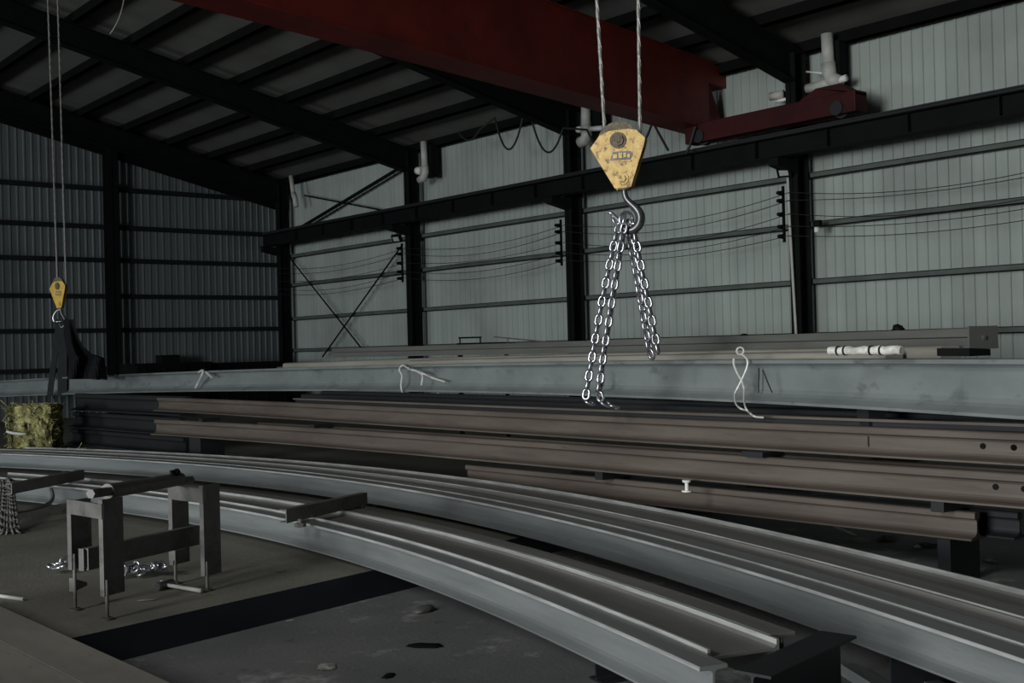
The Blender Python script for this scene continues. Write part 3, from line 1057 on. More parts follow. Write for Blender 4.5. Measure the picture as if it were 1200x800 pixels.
# dark beams at the far end of the brown stack with the straw bale
for k, (z0, h, off, lab) in enumerate(((.02, .28, .1, 'lowest dark beam between the straw bale and the brown stack'), (.33, .28, .0, 'middle dark beam between the straw bale and the brown stack'),
                                       (.64, .31, .06, 'topmost dark beam between the straw bale and the brown stack'))):
    a, b = G(-5.45 + off, 18.45), G(-8.35, 21.6)
    pts = [Vector((p.x, p.y, z0)) for p in (a, a.lerp(b, .33), a.lerp(b, .67), b)]
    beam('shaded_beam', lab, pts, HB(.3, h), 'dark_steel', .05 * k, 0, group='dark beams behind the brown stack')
t = thing('straw_bale', 'ragged yellow straw bale at the far end of the dark beams', 'bale', G(-8.5, 20.6))
bm = bmesh.new()
box(bm, (-.34, -.28, .02), (.36, .3, .80), bev=.06)
bmesh.ops.subdivide_edges(bm, edges=bm.edges[:], cuts=5, use_grid_fill=True)
rnd = random.Random(11)
for v in bm.verts:
    v.co += Vector((rnd.uniform(-1, 1), rnd.uniform(-1, 1), rnd.uniform(-.6, .6))) * .055
link('bale_body', bm, 'straw', t)
t.rotation_euler = (0, 0, -PSI)
bm = bmesh.new()
for k in range(420):
    a = rnd.uniform(0, 2 * math.pi)
    fx = rnd.uniform(-.38, .4)
    p = Vector((fx, -.3 - .03 * rnd.random(), rnd.uniform(.03, .82)))
    if rnd.random() < .3:
        p = Vector((rnd.choice((-.37, .39)), rnd.uniform(-.3, .3), rnd.uniform(.03, .82)))
    d = Vector((rnd.uniform(-1, 1), rnd.uniform(-.5, .1), rnd.uniform(-1, 1))).normalized() * rnd.uniform(.05, .16)
    tube(bm, [p, p + d * .5 + Vector((0, -.01, 0)), p + d], .004, 3, False)
o = link('straw', bm, 'straw', t)
o['kind'] = 'stuff'
bm = bmesh.new()
tube(bm, [Vector((-.36, -.33, .36)), Vector((-.25, -.35, .33)), Vector((-.1, -.35, .31)), Vector((-.02, -.345, .31))], [.022, .026, .022, .01], 8)
link('torn_wrap', bm, 'white', t)
bm = bmesh.new()
rnd2 = random.Random(5)
for k in range(70):
    p = Vector((rnd2.uniform(-.75, .85), rnd2.uniform(-.7, -.1), .012))
    d = Vector((rnd2.uniform(-1, 1), rnd2.uniform(-1, 1), .1)).normalized() * .12
    tube(bm, [p, p + d], .006, 3, False)
o = link('loose_straw', bm, 'straw', t)
o['kind'] = 'stuff'

# near beams across the front corner
for k, (lab, off) in enumerate((('broad brown girder plate crossing the front corner, edge against the dark step', 0.0), ('broad brown girder plate at the very front corner beyond the groove', -.278))):
    a, b = atz(-60, 683, .2), atz(300, 845, .2)
    pts = [Vector((p.x, p.y, PIT + .002)) for p in (a, a.lerp(b, .33), a.lerp(b, .67), b)]
    n = away(pts)[0]
    beam('front_girder', lab, pts, [(x - .27 + off, z) for x, z in prof_h(.27, .398, .02, .014, .02)], 'beamtop', 0, 0, group='broad girders at the front')

# ------------------------------------------------------------------ bars lying across the front bundle
def bar_across(a, b, h, w, z, label):
    pts = [Vector((p.x, p.y, z)) for p in (a, a.lerp(b, .33), a.lerp(b, .67), b)]
    bm = bmesh.new()
    sweep(bm, pts, prof_channel(w, h, .01, .01))
    return tag(recentre(link('cross_bar', bm, 'stand')), label, 'steel bar', 'short bars laid across the front bundle')


a, b = atz(336, 613, .29), atz(428, 592, .29)
bar_across(a, a + (b - a).normalized() * 1.08, .105, .07, .29, 'short dark channel laid across the front bundle, beside the shadow gap')
for (px, py), lab in (((352, 617), 'dark clamp bolt under the short channel at the front bundle edge'), ((422, 595), 'dark clamp bolt under the far end of the short channel')):
    p = atz(px, py, .272)
    t = thing('clamp_bolt', lab, 'bolt', Vector((p.x, p.y, .272)), 0, 'clamp bolts on the front bundle')
    bm = bmesh.new(); disc(bm, Vector((0, 0, 0)), UP, .045, .03, 6); link('nut', bm, 'stand', t)
    bm = bmesh.new(); disc(bm, Vector((0, 0, .03)), UP, .018, .03, 10); link('shank', bm, 'stand', t)
a, b = atz(14, 579, .29), atz(92, 563, .29)
bar_across(a, a + (b - a).normalized() * 1.25, .105, .07, .29, 'short dark channel laid across the front bundle, at the picture edge behind the stand')
a, b = atz(16, 610, .0), atz(84, 601, .0)
bar_across(a, b + (b - a).normalized() * .1, .1, .08, .0, 'dark channel on the floor in front of the bundle at the picture edge')
bm = bmesh.new()
tube(bm, smooth_path([atd(60, 573, 11.8), atd(62, 582, 11.7), atd(57, 589, 11.5), atd(44, 595, 11.3), atd(16, 600, 11.1)], deg=3, n=16), .02, 8)
tag(recentre(link('bent_rod', bm, 'stand')), 'bent dark rod between the bar and the floor behind the stand', 'rod')

# ------------------------------------------------------------------ chains
def link_mesh(name, r, ln, wd, seg=8, n=20):
    bm = bmesh.new()
    pts = []
    R = wd / 2 - r
    s = ln / 2 - r - R
    for k in range(n):
        a = 2 * math.pi * k / n
        pts.append(Vector((R * math.cos(a), 0, R * math.sin(a) + (s if math.sin(a) >= 0 else -s))))
    rings = []
    for i, p in enumerate(pts):
        t = (pts[(i + 1) % n] - pts[i - 1]).normalized()
        o = Vector((0, 1, 0))
        b = t.cross(o).normalized()
        rings.append([bm.verts.new(p + (o * math.cos(2 * math.pi * k / seg) + b * math.sin(2 * math.pi * k / seg)) * r) for k in range(seg)])
    for i in range(n):
        for k in range(seg):
            bm.faces.new((rings[i][k], rings[i][(k + 1) % seg], rings[(i + 1) % n][(k + 1) % seg], rings[(i + 1) % n][k]))
    bmesh.ops.recalc_face_normals(bm, faces=bm.faces[:])
    me = bpy.data.meshes.new(name)
    bm.to_mesh(me)
    bm.free()
    for p in me.polygons:
        p.use_smooth = True
    return me


def lay_chain(root, me, pts, pitch, twist0=0.0, spin=0.0):
    """Links as parts of root along a polyline, each turned a quarter against the last."""
    P = [Vector(p) for p in pts]
    seg = [(P[i + 1] - P[i]).length for i in range(len(P) - 1)]
    tot = sum(seg)
    n = int(tot / pitch)
    for k in range(n):
        s = (k + .5) * pitch
        i = 0
        while i < len(seg) - 1 and s > seg[i]:
            s -= seg[i]; i += 1
        p = P[i].lerp(P[i + 1], min(1, s / seg[i]))
        t = (P[i + 1] - P[i]).normalized()
        x = (RGT - t * RGT.dot(t)).normalized()
        y = t.cross(x)
        a = twist0 + (math.pi / 2) * (k % 2) + spin * k
        xx = x * math.cos(a) + y * math.sin(a)
        Rm = Matrix((xx, t.cross(xx) * 1.0, t)).transposed().to_4x4()
        Rm.translation = p - Vector(root.location)
        o = bpy.data.objects.new('chain_link', me)
        o.matrix_local = Rm
        COL.objects.link(o)
        o.parent = root
    return n


CH = 10.6
lm = link_mesh('chain_link', .0142, .118, .086)
lm.materials.append(M['chain'])
q = lambda x, y, d=CH: atd(x, y, d)
t = thing('lifting_chain', 'doubled silver chain hanging from the near hook down to the brown stack, the longer pair', 'chain', q(694, 478), 0, 'lifting chains on the near hook')
lay_chain(t, lm, [q(727, 262), q(722, 275), q(714, 312), q(706, 350), q(698, 395), q(692, 430), q(687, 462), q(690, 471), q(701, 476)], .086, .35)
lay_chain(t, lm, [q(732, 262, CH - .05), q(728, 285, CH - .05), q(721, 330, CH - .05), q(713, 380, CH - .05), q(706, 425, CH - .05), q(702, 460, CH - .05), q(705, 470, CH - .05), q(716, 476, CH - .05), q(731, 480, CH - .02)], .086, .6)
t = thing('lifting_chain', 'doubled silver chain hanging from the near hook in front of the girder, the shorter pair', 'chain', q(768, 420), 0, 'lifting chains on the near hook')
lay_chain(t, lm, [q(736, 258, CH + .05), q(739, 285, CH + .05), q(744, 310, CH + .05), q(750, 345, CH + .05), q(756, 380, CH + .05), q(762, 412, CH + .05), q(765, 420, CH + .05)], .086, .9)
lay_chain(t, lm, [q(742, 262, CH), q(746, 285, CH), q(752, 315, CH), q(759, 350, CH), q(766, 385, CH), q(772, 415, CH), q(774, 421, CH)], .086, .4)
# master ring and the loose grab hook at the top of the chains
t = thing('sling_hook', 'bright sling ring and grab hook where the chains meet on the near hook', 'sling hook', q(730, 262))
o0 = Vector(t.location)
bm = bmesh.new()
c = q(734, 258)
tube(bm, [c - o0 + RGT * .062 * math.cos(a) + UP * .075 * math.sin(a) + FWD * .02 * math.cos(a) for a in [2 * math.pi * k / 24 for k in range(25)]], .014, 10)
link('ring', bm, 'chain', t, True)
bm = bmesh.new()
tube(bm, [p - o0 for p in (q(712, 248), q(717, 250), q(722, 255), q(728, 262), q(729, 268))], [.014, .016, .018, .02, .016], 10)
tube(bm, [p - o0 for p in (q(717, 253), q(719, 259), q(723, 265), q(728, 268))], [.009, .014, .014, .014], 8)
link('grab_hook', bm, 'chain', t, True)
bm = bmesh.new()
tube(bm, [p - o0 for p in (q(733, 250), q(731, 258), q(728, 270))], [.012, .02, .014], 8)
link('pin', bm, 'chain', t, True)


# ------------------------------------------------------------------ hook blocks
def hook_block(name, label, group, origin, s, yaw, paint, slim=1.0):
    """Two kite-shaped cheek plates over rope sheaves, with a swivel hook. s: metres per unit."""
    t = thing(name, label, 'hook block', origin, yaw, group)
    X, Y, Z = Vector((1, 0, 0)), Vector((0, 1, 0)), UP
    outline = [(-33, 49), (-22, 63), (-10, 68), (13, 69), (22, 67), (32, 57), (30, 49), (14, 1), (-5, 0)]
    for d0 in (-9.5, 8.0):
        bm = bmesh.new()
        prism(bm, [(x * s, z * s) for x, z in outline], Vector((0, d0 * s, 0)), X, Z, Y * (1.8 * s))
        es = [e for e in bm.edges]
        bmesh.ops.bevel(bm, geom=es, offset=.4 * s, segments=1, affect='EDGES')
        link('cheek_plate', bm, paint, t)
    for k in range(2):
        bm = bmesh.new()
        c = Vector((0, (-6.2 + 6.6 * k) * s, 54 * s))
        tube(bm, [c, c + Y * 1.2 * s, c + Y * 2.9 * s, c + Y * 4.6 * s, c + Y * 5.8 * s], [25 * s, 25 * s, 21 * s, 25 * s, 25 * s], 32)
        link('sheave', bm, 'grease', t)
    bm = bmesh.new()
    disc(bm, Vector((0, -9.5 * s, 56 * s)), -Y, 9.5 * s, 1.6 * s, 24)
    disc(bm, Vector((0, -11 * s, 56 * s)), -Y, 7.0 * s, 2.2 * s, 8)
    disc(bm, Vector((0, -13 * s, 56 * s)), -Y, 3.2 * s, 1.5 * s, 16)
    link('sheave_pin', bm, 'grease', t)
    bm = bmesh.new()
    disc(bm, Vector((4.5 * s, -9.5 * s, 11 * s)), -Y, 7.0 * s, 1.4 * s, 20)
    disc(bm, Vector((4.5 * s, -10.8 * s, 11 * s)), -Y, 4.0 * s, 2.2 * s, 6)
    link('lower_bolt', bm, paint, t)
    # cast lettering boss: worn raised blocks over a dark recess
    bm = bmesh.new()
    prism(bm, [(-10 * s, 33 * s), (-6 * s, 43 * s), (14 * s, 43 * s), (17 * s, 39 * s), (14 * s, 33 * s)], Vector((0, -9.6 * s, 0)), X, Z, -Y * (.6 * s))
    link('nameplate_recess', bm, 'hook', t)
    for (x0, x1, z0, z1) in ((-6, -1, 35, 40), (0.5, 5, 35, 41.5), (6, 9.5, 35.5, 41), (10.5, 14, 35, 39.5), (-6, 15, 30.5, 32.5)):
        bm = bmesh.new()
        box(bm, (x0 * s, -11.2 * s, z0 * s), (x1 * s, -9.5 * s, z1 * s), None, .5 * s)
        link('raised_mark', bm, paint, t)
    if slim != 1.0:
        t.scale = (slim, slim, 1)
    # swivel and hook
    bm = bmesh.new()
    disc(bm, Vector((4.5 * s, 0, -1 * s)), UP, 8 * s, 7 * s, 20)
    link('swivel', bm, 'grease', t)
    bm = bmesh.new()
    pts = [(5, 2), (5, -6), (8, -13), (15, -20), (21, -28), (22.5, -37), (18.5, -45), (11, -48.5), (3.5, -46), (-.5, -40), (-1.5, -35)]
    P = smooth_path([Vector((x * s, 0, z * s)) for x, z in pts], deg=6, n=36)
    rr = [3.6 + 2.0 * math.sin(math.pi * min(1, max(0, (i / 35 - .2) / .7))) - (2.2 * max(0, i / 35 - .82) / .18) for i in range(36)]
    tube(bm, P, [x * s for x in rr], 12)
    link('hook', bm, 'hook', t, True)
    return t


HB_D = 10.6
s1 = HB_D / F
hook_block('hook_block', 'large worn yellow crane hook block carrying the silver chains', 'crane hook blocks', atd(727, 222, HB_D), s1, -PSI + math.radians(-14), 'yellow')
HB2 = 23.0
hook_block('hook_block', 'small bright yellow hook block far off before the dark gable wall', 'crane hook blocks', atd(69.5, 361, HB2), HB2 / F * .46, -PSI + math.radians(-10), 'yellow_bright', .68)


def rope(name, label, pts, r, group):
    bm = bmesh.new()
    tube(bm, pts, r, 8)
    # strands laid round the rope
    a, b = Vector(pts[0]), Vector(pts[-1])
    n, bb = frame_of(b - a)
    ln = (b - a).length
    steps = int(ln / (r * 3))
    for ph in (0, math.pi):
        tube(bm, [a.lerp(b, i / steps) + (n * math.cos(ph + i * .9) + bb * math.sin(ph + i * .9)) * r * .75 for i in range(steps + 1)], r * .5, 4, False)
    tag(recentre(link(name, bm, 'rope')), label, 'rope', group)


def upto(a, b, z):
    a, b = Vector(a), Vector(b)
    return a + (b - a) * ((z - a.z) / (b.z - a.z))


for a, b, lab in (((709, 160), (699.5, 0), 'hoist rope on the chain side of the large near hook block'), ((750, 158), (748, 0), 'hoist rope on the wall side of the large near hook block')):
    p0, p1 = atd(*a, HB_D), atd(*b, HB_D)
    rope('hoist_rope', lab, [p0, upto(p0, p1, 8.6)], .016, 'hoist ropes of the near hook block')
for a, b, lab in (((67.5, 336), (56, 0), 'thin hoist rope of the far yellow block, nearer the picture edge'), ((77.5, 336), (67.5, 0), 'thin hoist rope of the far yellow block, nearer the gable column')):
    p0, p1 = atd(*a, HB2), atd(*b, HB2)
    rope('hoist_rope', lab, [p0, upto(p0, p1, min(8.9, roof_z(p0.x) - .1))], .016, 'hoist ropes of the far hook block')
# thin pendant cord below the roof
bm = bmesh.new()
tube(bm, smooth_path([atd(*p, 20) for p in ((146, -30), (145, 0), (141, 18), (135, 30), (129, 40))], deg=3, n=14), .012, 6)
tag(recentre(link('pendant_cord', bm, 'rope')), 'thin pale cord dangling from the dark roof near the picture top edge', 'cord')

# sling straps and dark tarpaulin at the far hook
SD = depth_on(Dp, 66) - .1
SG = 'black sling straps on the far hook'


def strap(pix, w, label, dp):
    bm = bmesh.new()
    pts = [atd(x, y, d) for (x, y), d in zip(pix, dp)]
    hw = RGT * (w / 2)
    front = [(bm.verts.new(p - hw), bm.verts.new(p + hw)) for p in pts]
    back = [(bm.verts.new(p - hw + FWD * .03), bm.verts.new(p + hw + FWD * .03)) for p in pts]
    for A_, B_ in ((front, False), (back, True)):
        for i in range(len(pts) - 1):
            bm.faces.new((A_[i][0], A_[i][1], A_[i + 1][1], A_[i + 1][0]))
    for i in range(len(pts) - 1):
        for s in (0, 1):
            bm.faces.new((front[i][s], front[i + 1][s], back[i + 1][s], back[i][s]))
    for i in (0, len(pts) - 1):
        bm.faces.new((front[i][0], front[i][1], back[i][1], back[i][0]))
    tag(recentre(link('sling_strap', bm, 'fabric')), label, 'sling', SG)


strap([(69, 374), (66, 400), (62, 430), (58, 464)], .12, 'black sling strap from the far hook, slanting towards the straw bale', [SD] * 4)
strap([(73, 374), (73, 400), (73, 430), (73, 464)], .20, 'black sling strap hanging straight from the far hook over the girder', [SD - .05] * 4)
strap([(76, 376), (77, 405), (78, 435), (79, 463)], .1, 'black sling strap hanging from the far hook beside the tarpaulin', [SD + .02] * 4)
t = thing('sling_shackle', 'small pale shackle joining the far hook to its straps', 'shackle', atd(70, 374, SD))
o0 = Vector(t.location)
bm = bmesh.new()
tube(bm, [p - o0 for p in smooth_path([atd(x, y, SD - .1) for x, y in ((65, 378), (63, 370), (66, 364), (71, 363), (73, 369))], deg=3, n=14)], .022, 8)
link('bow', bm, 'chain', t, True)
bm = bmesh.new()
tube(bm, [atd(63, 377, SD - .1) - o0, atd(76, 376, SD - .1) - o0], .02, 8)
link('pin', bm, 'chain', t, True)

# tarpaulin: draped cone falling from the hook to the heap behind
bm = bmesh.new()
prof = [(74, 86, 374), (75, 92, 395), (77, 97, 405), (79, 107, 414), (80, 122, 419), (80, 124, 430), (79, 126, 444)]
rows = []
for k, (xa, xb, y) in enumerate(prof):
    row = []
    for j in range(19):
        f = j / 18
        d = 22.6 + .35 * math.sin(f * 9 + k * .7) * (k / 7) - .5 * math.sin(f * math.pi) * (k / 6)
        row.append(bm.verts.new(atd(xa + (xb - xa) * f, y, d)))
    rows.append(row)
for k in range(len(rows) - 1):
    for j in range(18):
        bm.faces.new((rows[k][j], rows[k][j + 1], rows[k + 1][j + 1], rows[k + 1][j]))
g = bmesh.ops.solidify(bm, geom=bm.faces[:], thickness=.03)
tag(recentre(link('tarpaulin', bm, 'fabric')), 'black tarpaulin draped from the far hook over the scrap heap', 'tarpaulin')


# ------------------------------------------------------------------ lumps, rags and scrap
def lump(name, label, cat, c, size, m, seed, group=None, parent=None):
    rnd = random.Random(seed)
    bm = bmesh.new()
    bmesh.ops.create_icosphere(bm, subdivisions=3, radius=1.0)
    ph = [Vector((rnd.uniform(-1, 1), rnd.uniform(-1, 1), rnd.uniform(-1, 1))).normalized() for _ in range(9)]
    for v in bm.verts:
        n = v.co.normalized()
        k = 1 + .13 * sum(math.sin(3.2 * n.dot(p) * (1 + i * .45) + i) for i, p in enumerate(ph)) / 2
        v.co = Vector((n.x * size[0] * k, n.y * size[1] * k, max(-.15, n.z * k) * size[2]))
    for v in bm.verts:
        v.co.z += .15 * size[2]
    o = link(name, bm, m, None, True)
    o.location = c
    o.rotation_euler = (0, 0, rnd.uniform(0, 6))
    return tag(o, label, cat, group)


scr = [((96, 437), (.09, .08, .28), 'upright pale scrap lump behind the girder nearest the tarpaulin'), ((104, 438), (.08, .08, .2), 'pale scrap lump behind the girder, second beside the tarpaulin'),
       ((113, 439), (.09, .09, .18), 'broad pale scrap lump behind the girder next to the gable column'), ((122, 439), (.06, .07, .15), 'small pale scrap lump behind the girder, farthest from the tarpaulin')]
for k, ((px, py), sz, lab) in enumerate(scr):
    p = atd(px, py + 6, 23.5)
    lump('scrap_lump', lab, 'scrap', p, sz, 'stand', 20 + k, 'pale scrap lumps behind the far girder')


def on_path(path, dn, px, z):
    best = None
    for p, q in zip(path, away(path)):
        c = p + q * dn
        v = c - EYE
        x = 600 + F * v.dot(CR) / v.dot(_f)
        if best is None or abs(x - px) < best[0]:
            best = (abs(x - px), c)
    return Vector((best[1].x, best[1].y, z))


lump('rag', 'small dark rag lump lying on the dull beam near its bolted end', 'rag', on_path(Ep, .90, 1051, 1.66), (.06, .05, .045), 'black', 41)
lump('rag', 'tiny dark rag lying on the dull beam above the twisted wire', 'rag', on_path(Ep, .90, 873, 1.66), (.06, .04, .02), 'black', 42)
lump('debris_lump', 'dark lump of debris on the lower floor next to the front curved bundle', 'debris', atz(497, 716, PIT), (.09, .06, .035), 'stand', 43, 'debris on the lower floor')
lump('debris_lump', 'flat dark scrap on the lower floor among the pale stains', 'debris', atz(497, 757, PIT), (.11, .05, .012), 'black', 44, 'debris on the lower floor')
lump('debris_lump', 'small black shaving at the bottom picture edge on the lower floor', 'debris', atz(456, 792, PIT), (.05, .03, .012), 'black', 45, 'debris on the lower floor')


def scrap_sheet(name, label, c, size, m, seed, group):
    rnd = random.Random(seed)
    bm = bmesh.new()
    n = 9
    gr = [[bm.verts.new(((i / (n - 1) - .5) * size[0] + rnd.uniform(-.3, .3) * size[0] / n, (j / (n - 1) - .5) * size[1] + rnd.uniform(-.3, .3) * size[1] / n,
                         size[2] * (.25 + .75 * rnd.random() * math.sin(math.pi * i / (n - 1)) * math.sin(math.pi * j / (n - 1))))) for j in range(n)] for i in range(n)]
    for i in range(n - 1):
        for j in range(n - 1):
            if not (i in (0, n - 2) and j in (0, n - 2)):
                bm.faces.new((gr[i][j], gr[i + 1][j], gr[i + 1][j + 1], gr[i][j + 1]))
    bmesh.ops.solidify(bm, geom=bm.faces[:], thickness=.003)
    o = link(name, bm, m)
    o.location = c
    o.rotation_euler = (0, 0, rnd.uniform(0, 6))
    return tag(o, label, 'debris', group)


PG = 'paper scraps on the lower floor'
scrap_sheet('paper_scrap', 'pale paper scrap on the lower floor near the bottom edge', atz(383, 781, PIT + .004), (.14, .1, .008), 'paper', 51, PG)
scrap_sheet('paper_scrap', 'tiny white paper scrap by the step, nearer the welding stand', atz(226, 751, PIT + .004), (.05, .04, .008), 'paper', 52, PG)
scrap_sheet('paper_scrap', 'tiny pale scrap lying at the foot of the dark step', atz(340, 727, PIT + .004), (.05, .03, .008), 'paper', 53, PG)
scrap_sheet('paper_scrap', 'small pale flake on the slab beyond the hammer', atz(172, 703, .003), (.12, .05, .008), 'paper', 54, PG)
WG = 'plastic scraps by the brown stack'
for k, ((px, py), sz, lab) in enumerate((((1040, 632), (.26, .16, .05), 'crumpled plastic film on the floor below the bottom brown rail'), ((1085, 640), (.22, .15, .05), 'crumpled plastic film halfway along below the bottom brown rail'),
                                         ((1104, 648), (.08, .06, .05), 'small white scrap on the floor below the rail end'), ((1161, 658), (.12, .07, .03), 'white scrap on the dark floor past the cut rail end'),
                                         ((1075, 643), (.07, .06, .05), 'little pale scrap between the crumpled films'))):
    scrap_sheet('plastic_scrap', lab, atz(px, py, PIT + .004), sz, 'paper' if k in (2, 3, 4) else 'stand', 60 + k, WG)
bm = bmesh.new()
p, q2 = atz(975, 614, .05), atz(1002, 627, PIT + .01)
tube(bm, [p, p.lerp(q2, .5) - UP * .01, q2], .012, 6)
tag(recentre(link('thin_stick', bm, 'wire')), 'thin pale stick leaning below the bottom brown rail', 'stick')

# white peg standing on the bottom brown rail
p = atz(805, 576, .342)
t = thing('white_peg', 'white spool-shaped peg standing on the bottom brown rail', 'peg', Vector((p.x, p.y, .342)))
bm = bmesh.new(); disc(bm, Vector((0, 0, 0)), UP, .045, .012, 14); link('foot', bm, 'white', t)
bm = bmesh.new(); disc(bm, Vector((0, 0, .012)), UP, .016, .07, 10); link('stem', bm, 'white', t)
bm = bmesh.new(); disc(bm, Vector((0, 0, .08)), UP, .034, .02, 14, .04); link('head', bm, 'white', t)

# dark equipment at the foot of the gable wall
def skip_bin(c, sx, sy, h, label, name='steel_bin'):
    t = thing(name, label, 'bin', c, 0, 'dark bins along the gable wall')
    bm = bmesh.new()
    prism(bm, [(-sx / 2 * .9, 0), (sx / 2 * .9, 0), (sx / 2, h), (-sx / 2, h)], Vector((0, -sy / 2, 0)), Vector((1, 0, 0)), UP, Vector((0, sy, 0)))
    link('body', bm, 'black', t)
    bm = bmesh.new()
    for (a, b) in (((-sx / 2 - .03, -sy / 2 - .03), (sx / 2 + .03, -sy / 2 + .03)), ((-sx / 2 - .03, sy / 2 - .03), (sx / 2 + .03, sy / 2 + .03)),
                   ((-sx / 2 - .03, -sy / 2), (-sx / 2 + .03, sy / 2)), ((sx / 2 - .03, -sy / 2), (sx / 2 + .03, sy / 2))):
        box(bm, (a[0], a[1], h - .03), (b[0], b[1], h + .04))
    link('rim', bm, 'black', t)
    for k in range(4):
        bm = bmesh.new()
        xx = -sx / 2 * .8 + sx * .8 * k / 3
        box(bm, (xx - .03, -sy / 2 - .05, 0), (xx + .03, -sy / 2, h * .95))
        link('stiffener', bm, 'black', t)


EBY = EY - 1.6
for k, (x0, x1, y, lab) in enumerate(((150, 236, 428, 'long dark bin at the gable wall next to the gable column'), (246, 330, 427, 'long dark bin at the gable wall next to the far corner'))):
    p, q2 = atY(x0, y, EBY), atY(x1, y, EBY)
    skip_bin(Vector(((p.x + q2.x) / 2, EBY, 0)), abs(q2.x - p.x), 1.2, p.z, lab)
p, q2 = atY(187, 416, EBY + .8), atY(209, 416, EBY + .8)
t = thing('tool_cabinet', 'dark square cabinet rising behind the long bins at the gable wall', 'cabinet', ((p.x + q2.x) / 2, EBY + .9, 0))
w = abs(q2.x - p.x)
bm = bmesh.new(); box(bm, (-w / 2, -.2, 0), (w / 2, .2, p.z), None, .02); link('body', bm, 'black', t)
for sx in (-1, 1):
    bm = bmesh.new(); box(bm, (sx * w / 4 - w / 4 + .01, -.22, .05), (sx * w / 4 + w / 4 - .01, -.2, p.z - .05), None, .005); link('door', bm, 'black', t)

# low platform with a little rail, and a rod, on the far side of the tan beams
PD = 20.0
p0 = atd(563, 406, PD)
t = thing('rail_platform', 'low black platform with a small rail before the long wall, between two columns', 'platform', Vector((p0.x, p0.y, p0.z - .12)), -PSI)
t.scale = (1.17, 1.17, 1)
bm = bmesh.new(); box(bm, (-.34, -.2, .09), (.42, .3, .19), None, .01)
prism(bm, [(.42, .09), (.8, .09), (.8, .12), (.42, .19)], Vector((0, -.2, 0)), Vector((1, 0, 0)), UP, Vector((0, .5, 0)))
link('deck', bm, 'black', t)
for xx in (-.30, .0):
    bm = bmesh.new(); tube(bm, [Vector((xx, 0, .19)), Vector((xx, 0, .28))], .012, 6); link('rail_post', bm, 'black', t)
bm = bmesh.new(); tube(bm, [Vector((-.32, 0, .28)), Vector((.02, 0, .28))], .016, 6); link('rail_bar', bm, 'black', t)
for xx in (-.3, .38):
    bm = bmesh.new(); box(bm, (xx - .03, -.1, -p0.z + .12), (xx + .03, .2, .09)); link('leg', bm, 'black', t)
bm = bmesh.new()
tube(bm, [atd(579, 394.5, 19.5), atd(640, 400.5, 19.2)], .014, 6)
for x_, y_ in ((595, 396), (627, 399)):
    tube(bm, [atd(x_, y_, 19.35), atd(x_, y_ + 9, 19.35)], .010, 5)
tag(recentre(link('thin_rod', bm, 'stand')), 'thin dark rod on stubs above the tan beams beside the platform', 'rod')

# ------------------------------------------------------------------ tie wires on the pale beam
def spline(pts, k=8):
    out = []
    P = [pts[0]] + list(pts) + [pts[-1]]
    for i in range(1, len(P) - 2):
        p0, p1, p2, p3 = P[i - 1], P[i], P[i + 1], P[i + 2]
        for j in range(k):
            t_ = j / k
            out.append(.5 * ((2 * p1) + (p2 - p0) * t_ + (2 * p0 - 5 * p1 + 4 * p2 - p3) * t_ ** 2 + (3 * p1 - p0 - 3 * p2 + p3) * t_ ** 3))
    return out + [pts[-1]]


def wire(pix, r, label, dd=.10, m='wire', more=()):
    bm = bmesh.new()
    for pp in [pix] + list(more):
        pts = []
        for x_, y_ in pp:
            pts.append(atd(x_, y_, depth_on(Dp, x_) - dd))
        fine = spline(pts)
        tube(bm, fine, r, 6)
    tag(recentre(link('tie_wire', bm, m)), label, 'wire', 'tie wires on the pale beam')


wire([(233, 436), (238, 434), (236, 441), (232, 449), (229, 455)], .022, 'white tie wire knotted on the far part of the pale beam', more=[[(238, 435), (243, 437), (248, 442)]])
ring = [(473 + 6 * math.cos(a), 433 + 5 * math.sin(a)) for a in [k * .7 for k in range(8)]]
wire([(478, 431), (472, 428), (468, 433), (471, 440), (470, 452), (472, 462)], .013, 'looped tie wire with trailing ends on the middle of the pale beam',
     more=[[(478, 432), (486, 434), (497, 438), (508, 443), (521, 447)], [(490, 436), (495, 440), (494, 451)], [(472, 462), (484, 465), (500, 465), (514, 461)]])
rg = [(867.5 + 4.2 * math.cos(2 * math.pi * k / 12), 411 + 4.2 * math.sin(2 * math.pi * k / 12)) for k in range(13)]
bm = bmesh.new()


def dpt(x_, y_):
    k_ = min(1, max(0, (y_ - 462) / 16))
    return atd(x_, y_, (depth_on(Dp, 868) - .07) * (1 - k_) + (depth_on(Ap, x_) - .03) * k_)


tube(bm, [dpt(*p) for p in rg], .0085, 6)
tube(bm, spline([dpt(*p) for p in ((869, 415), (873, 418), (876, 423), (875, 431), (870, 443), (864, 455), (861, 462), (862, 472), (867, 478), (875, 481))]), .008, 6)
tube(bm, spline([dpt(*p) for p in ((860, 420), (860, 427), (864, 437), (869, 446), (872, 456), (872, 468), (874, 478), (879, 484), (885, 488), (894, 489))]), .009, 6)
tag(recentre(link('tie_wire', bm, 'wire')), 'long twisted tie wire with a ring hanging down the pale beam', 'wire', 'tie wires on the pale beam')
wire([(889, 431), (889.5, 440), (889, 450), (889, 460)], .006, 'thin dark wires straddling the girder web beside the twisted wire', .03, 'cable', more=[[(894, 433), (897, 441), (901, 451), (905, 460)]])
wire([(702, 434), (707, 440), (707, 450), (704, 456), (698, 459)], .007, 'thin dark bent wire on the girder web behind the chains', .03, 'cable')

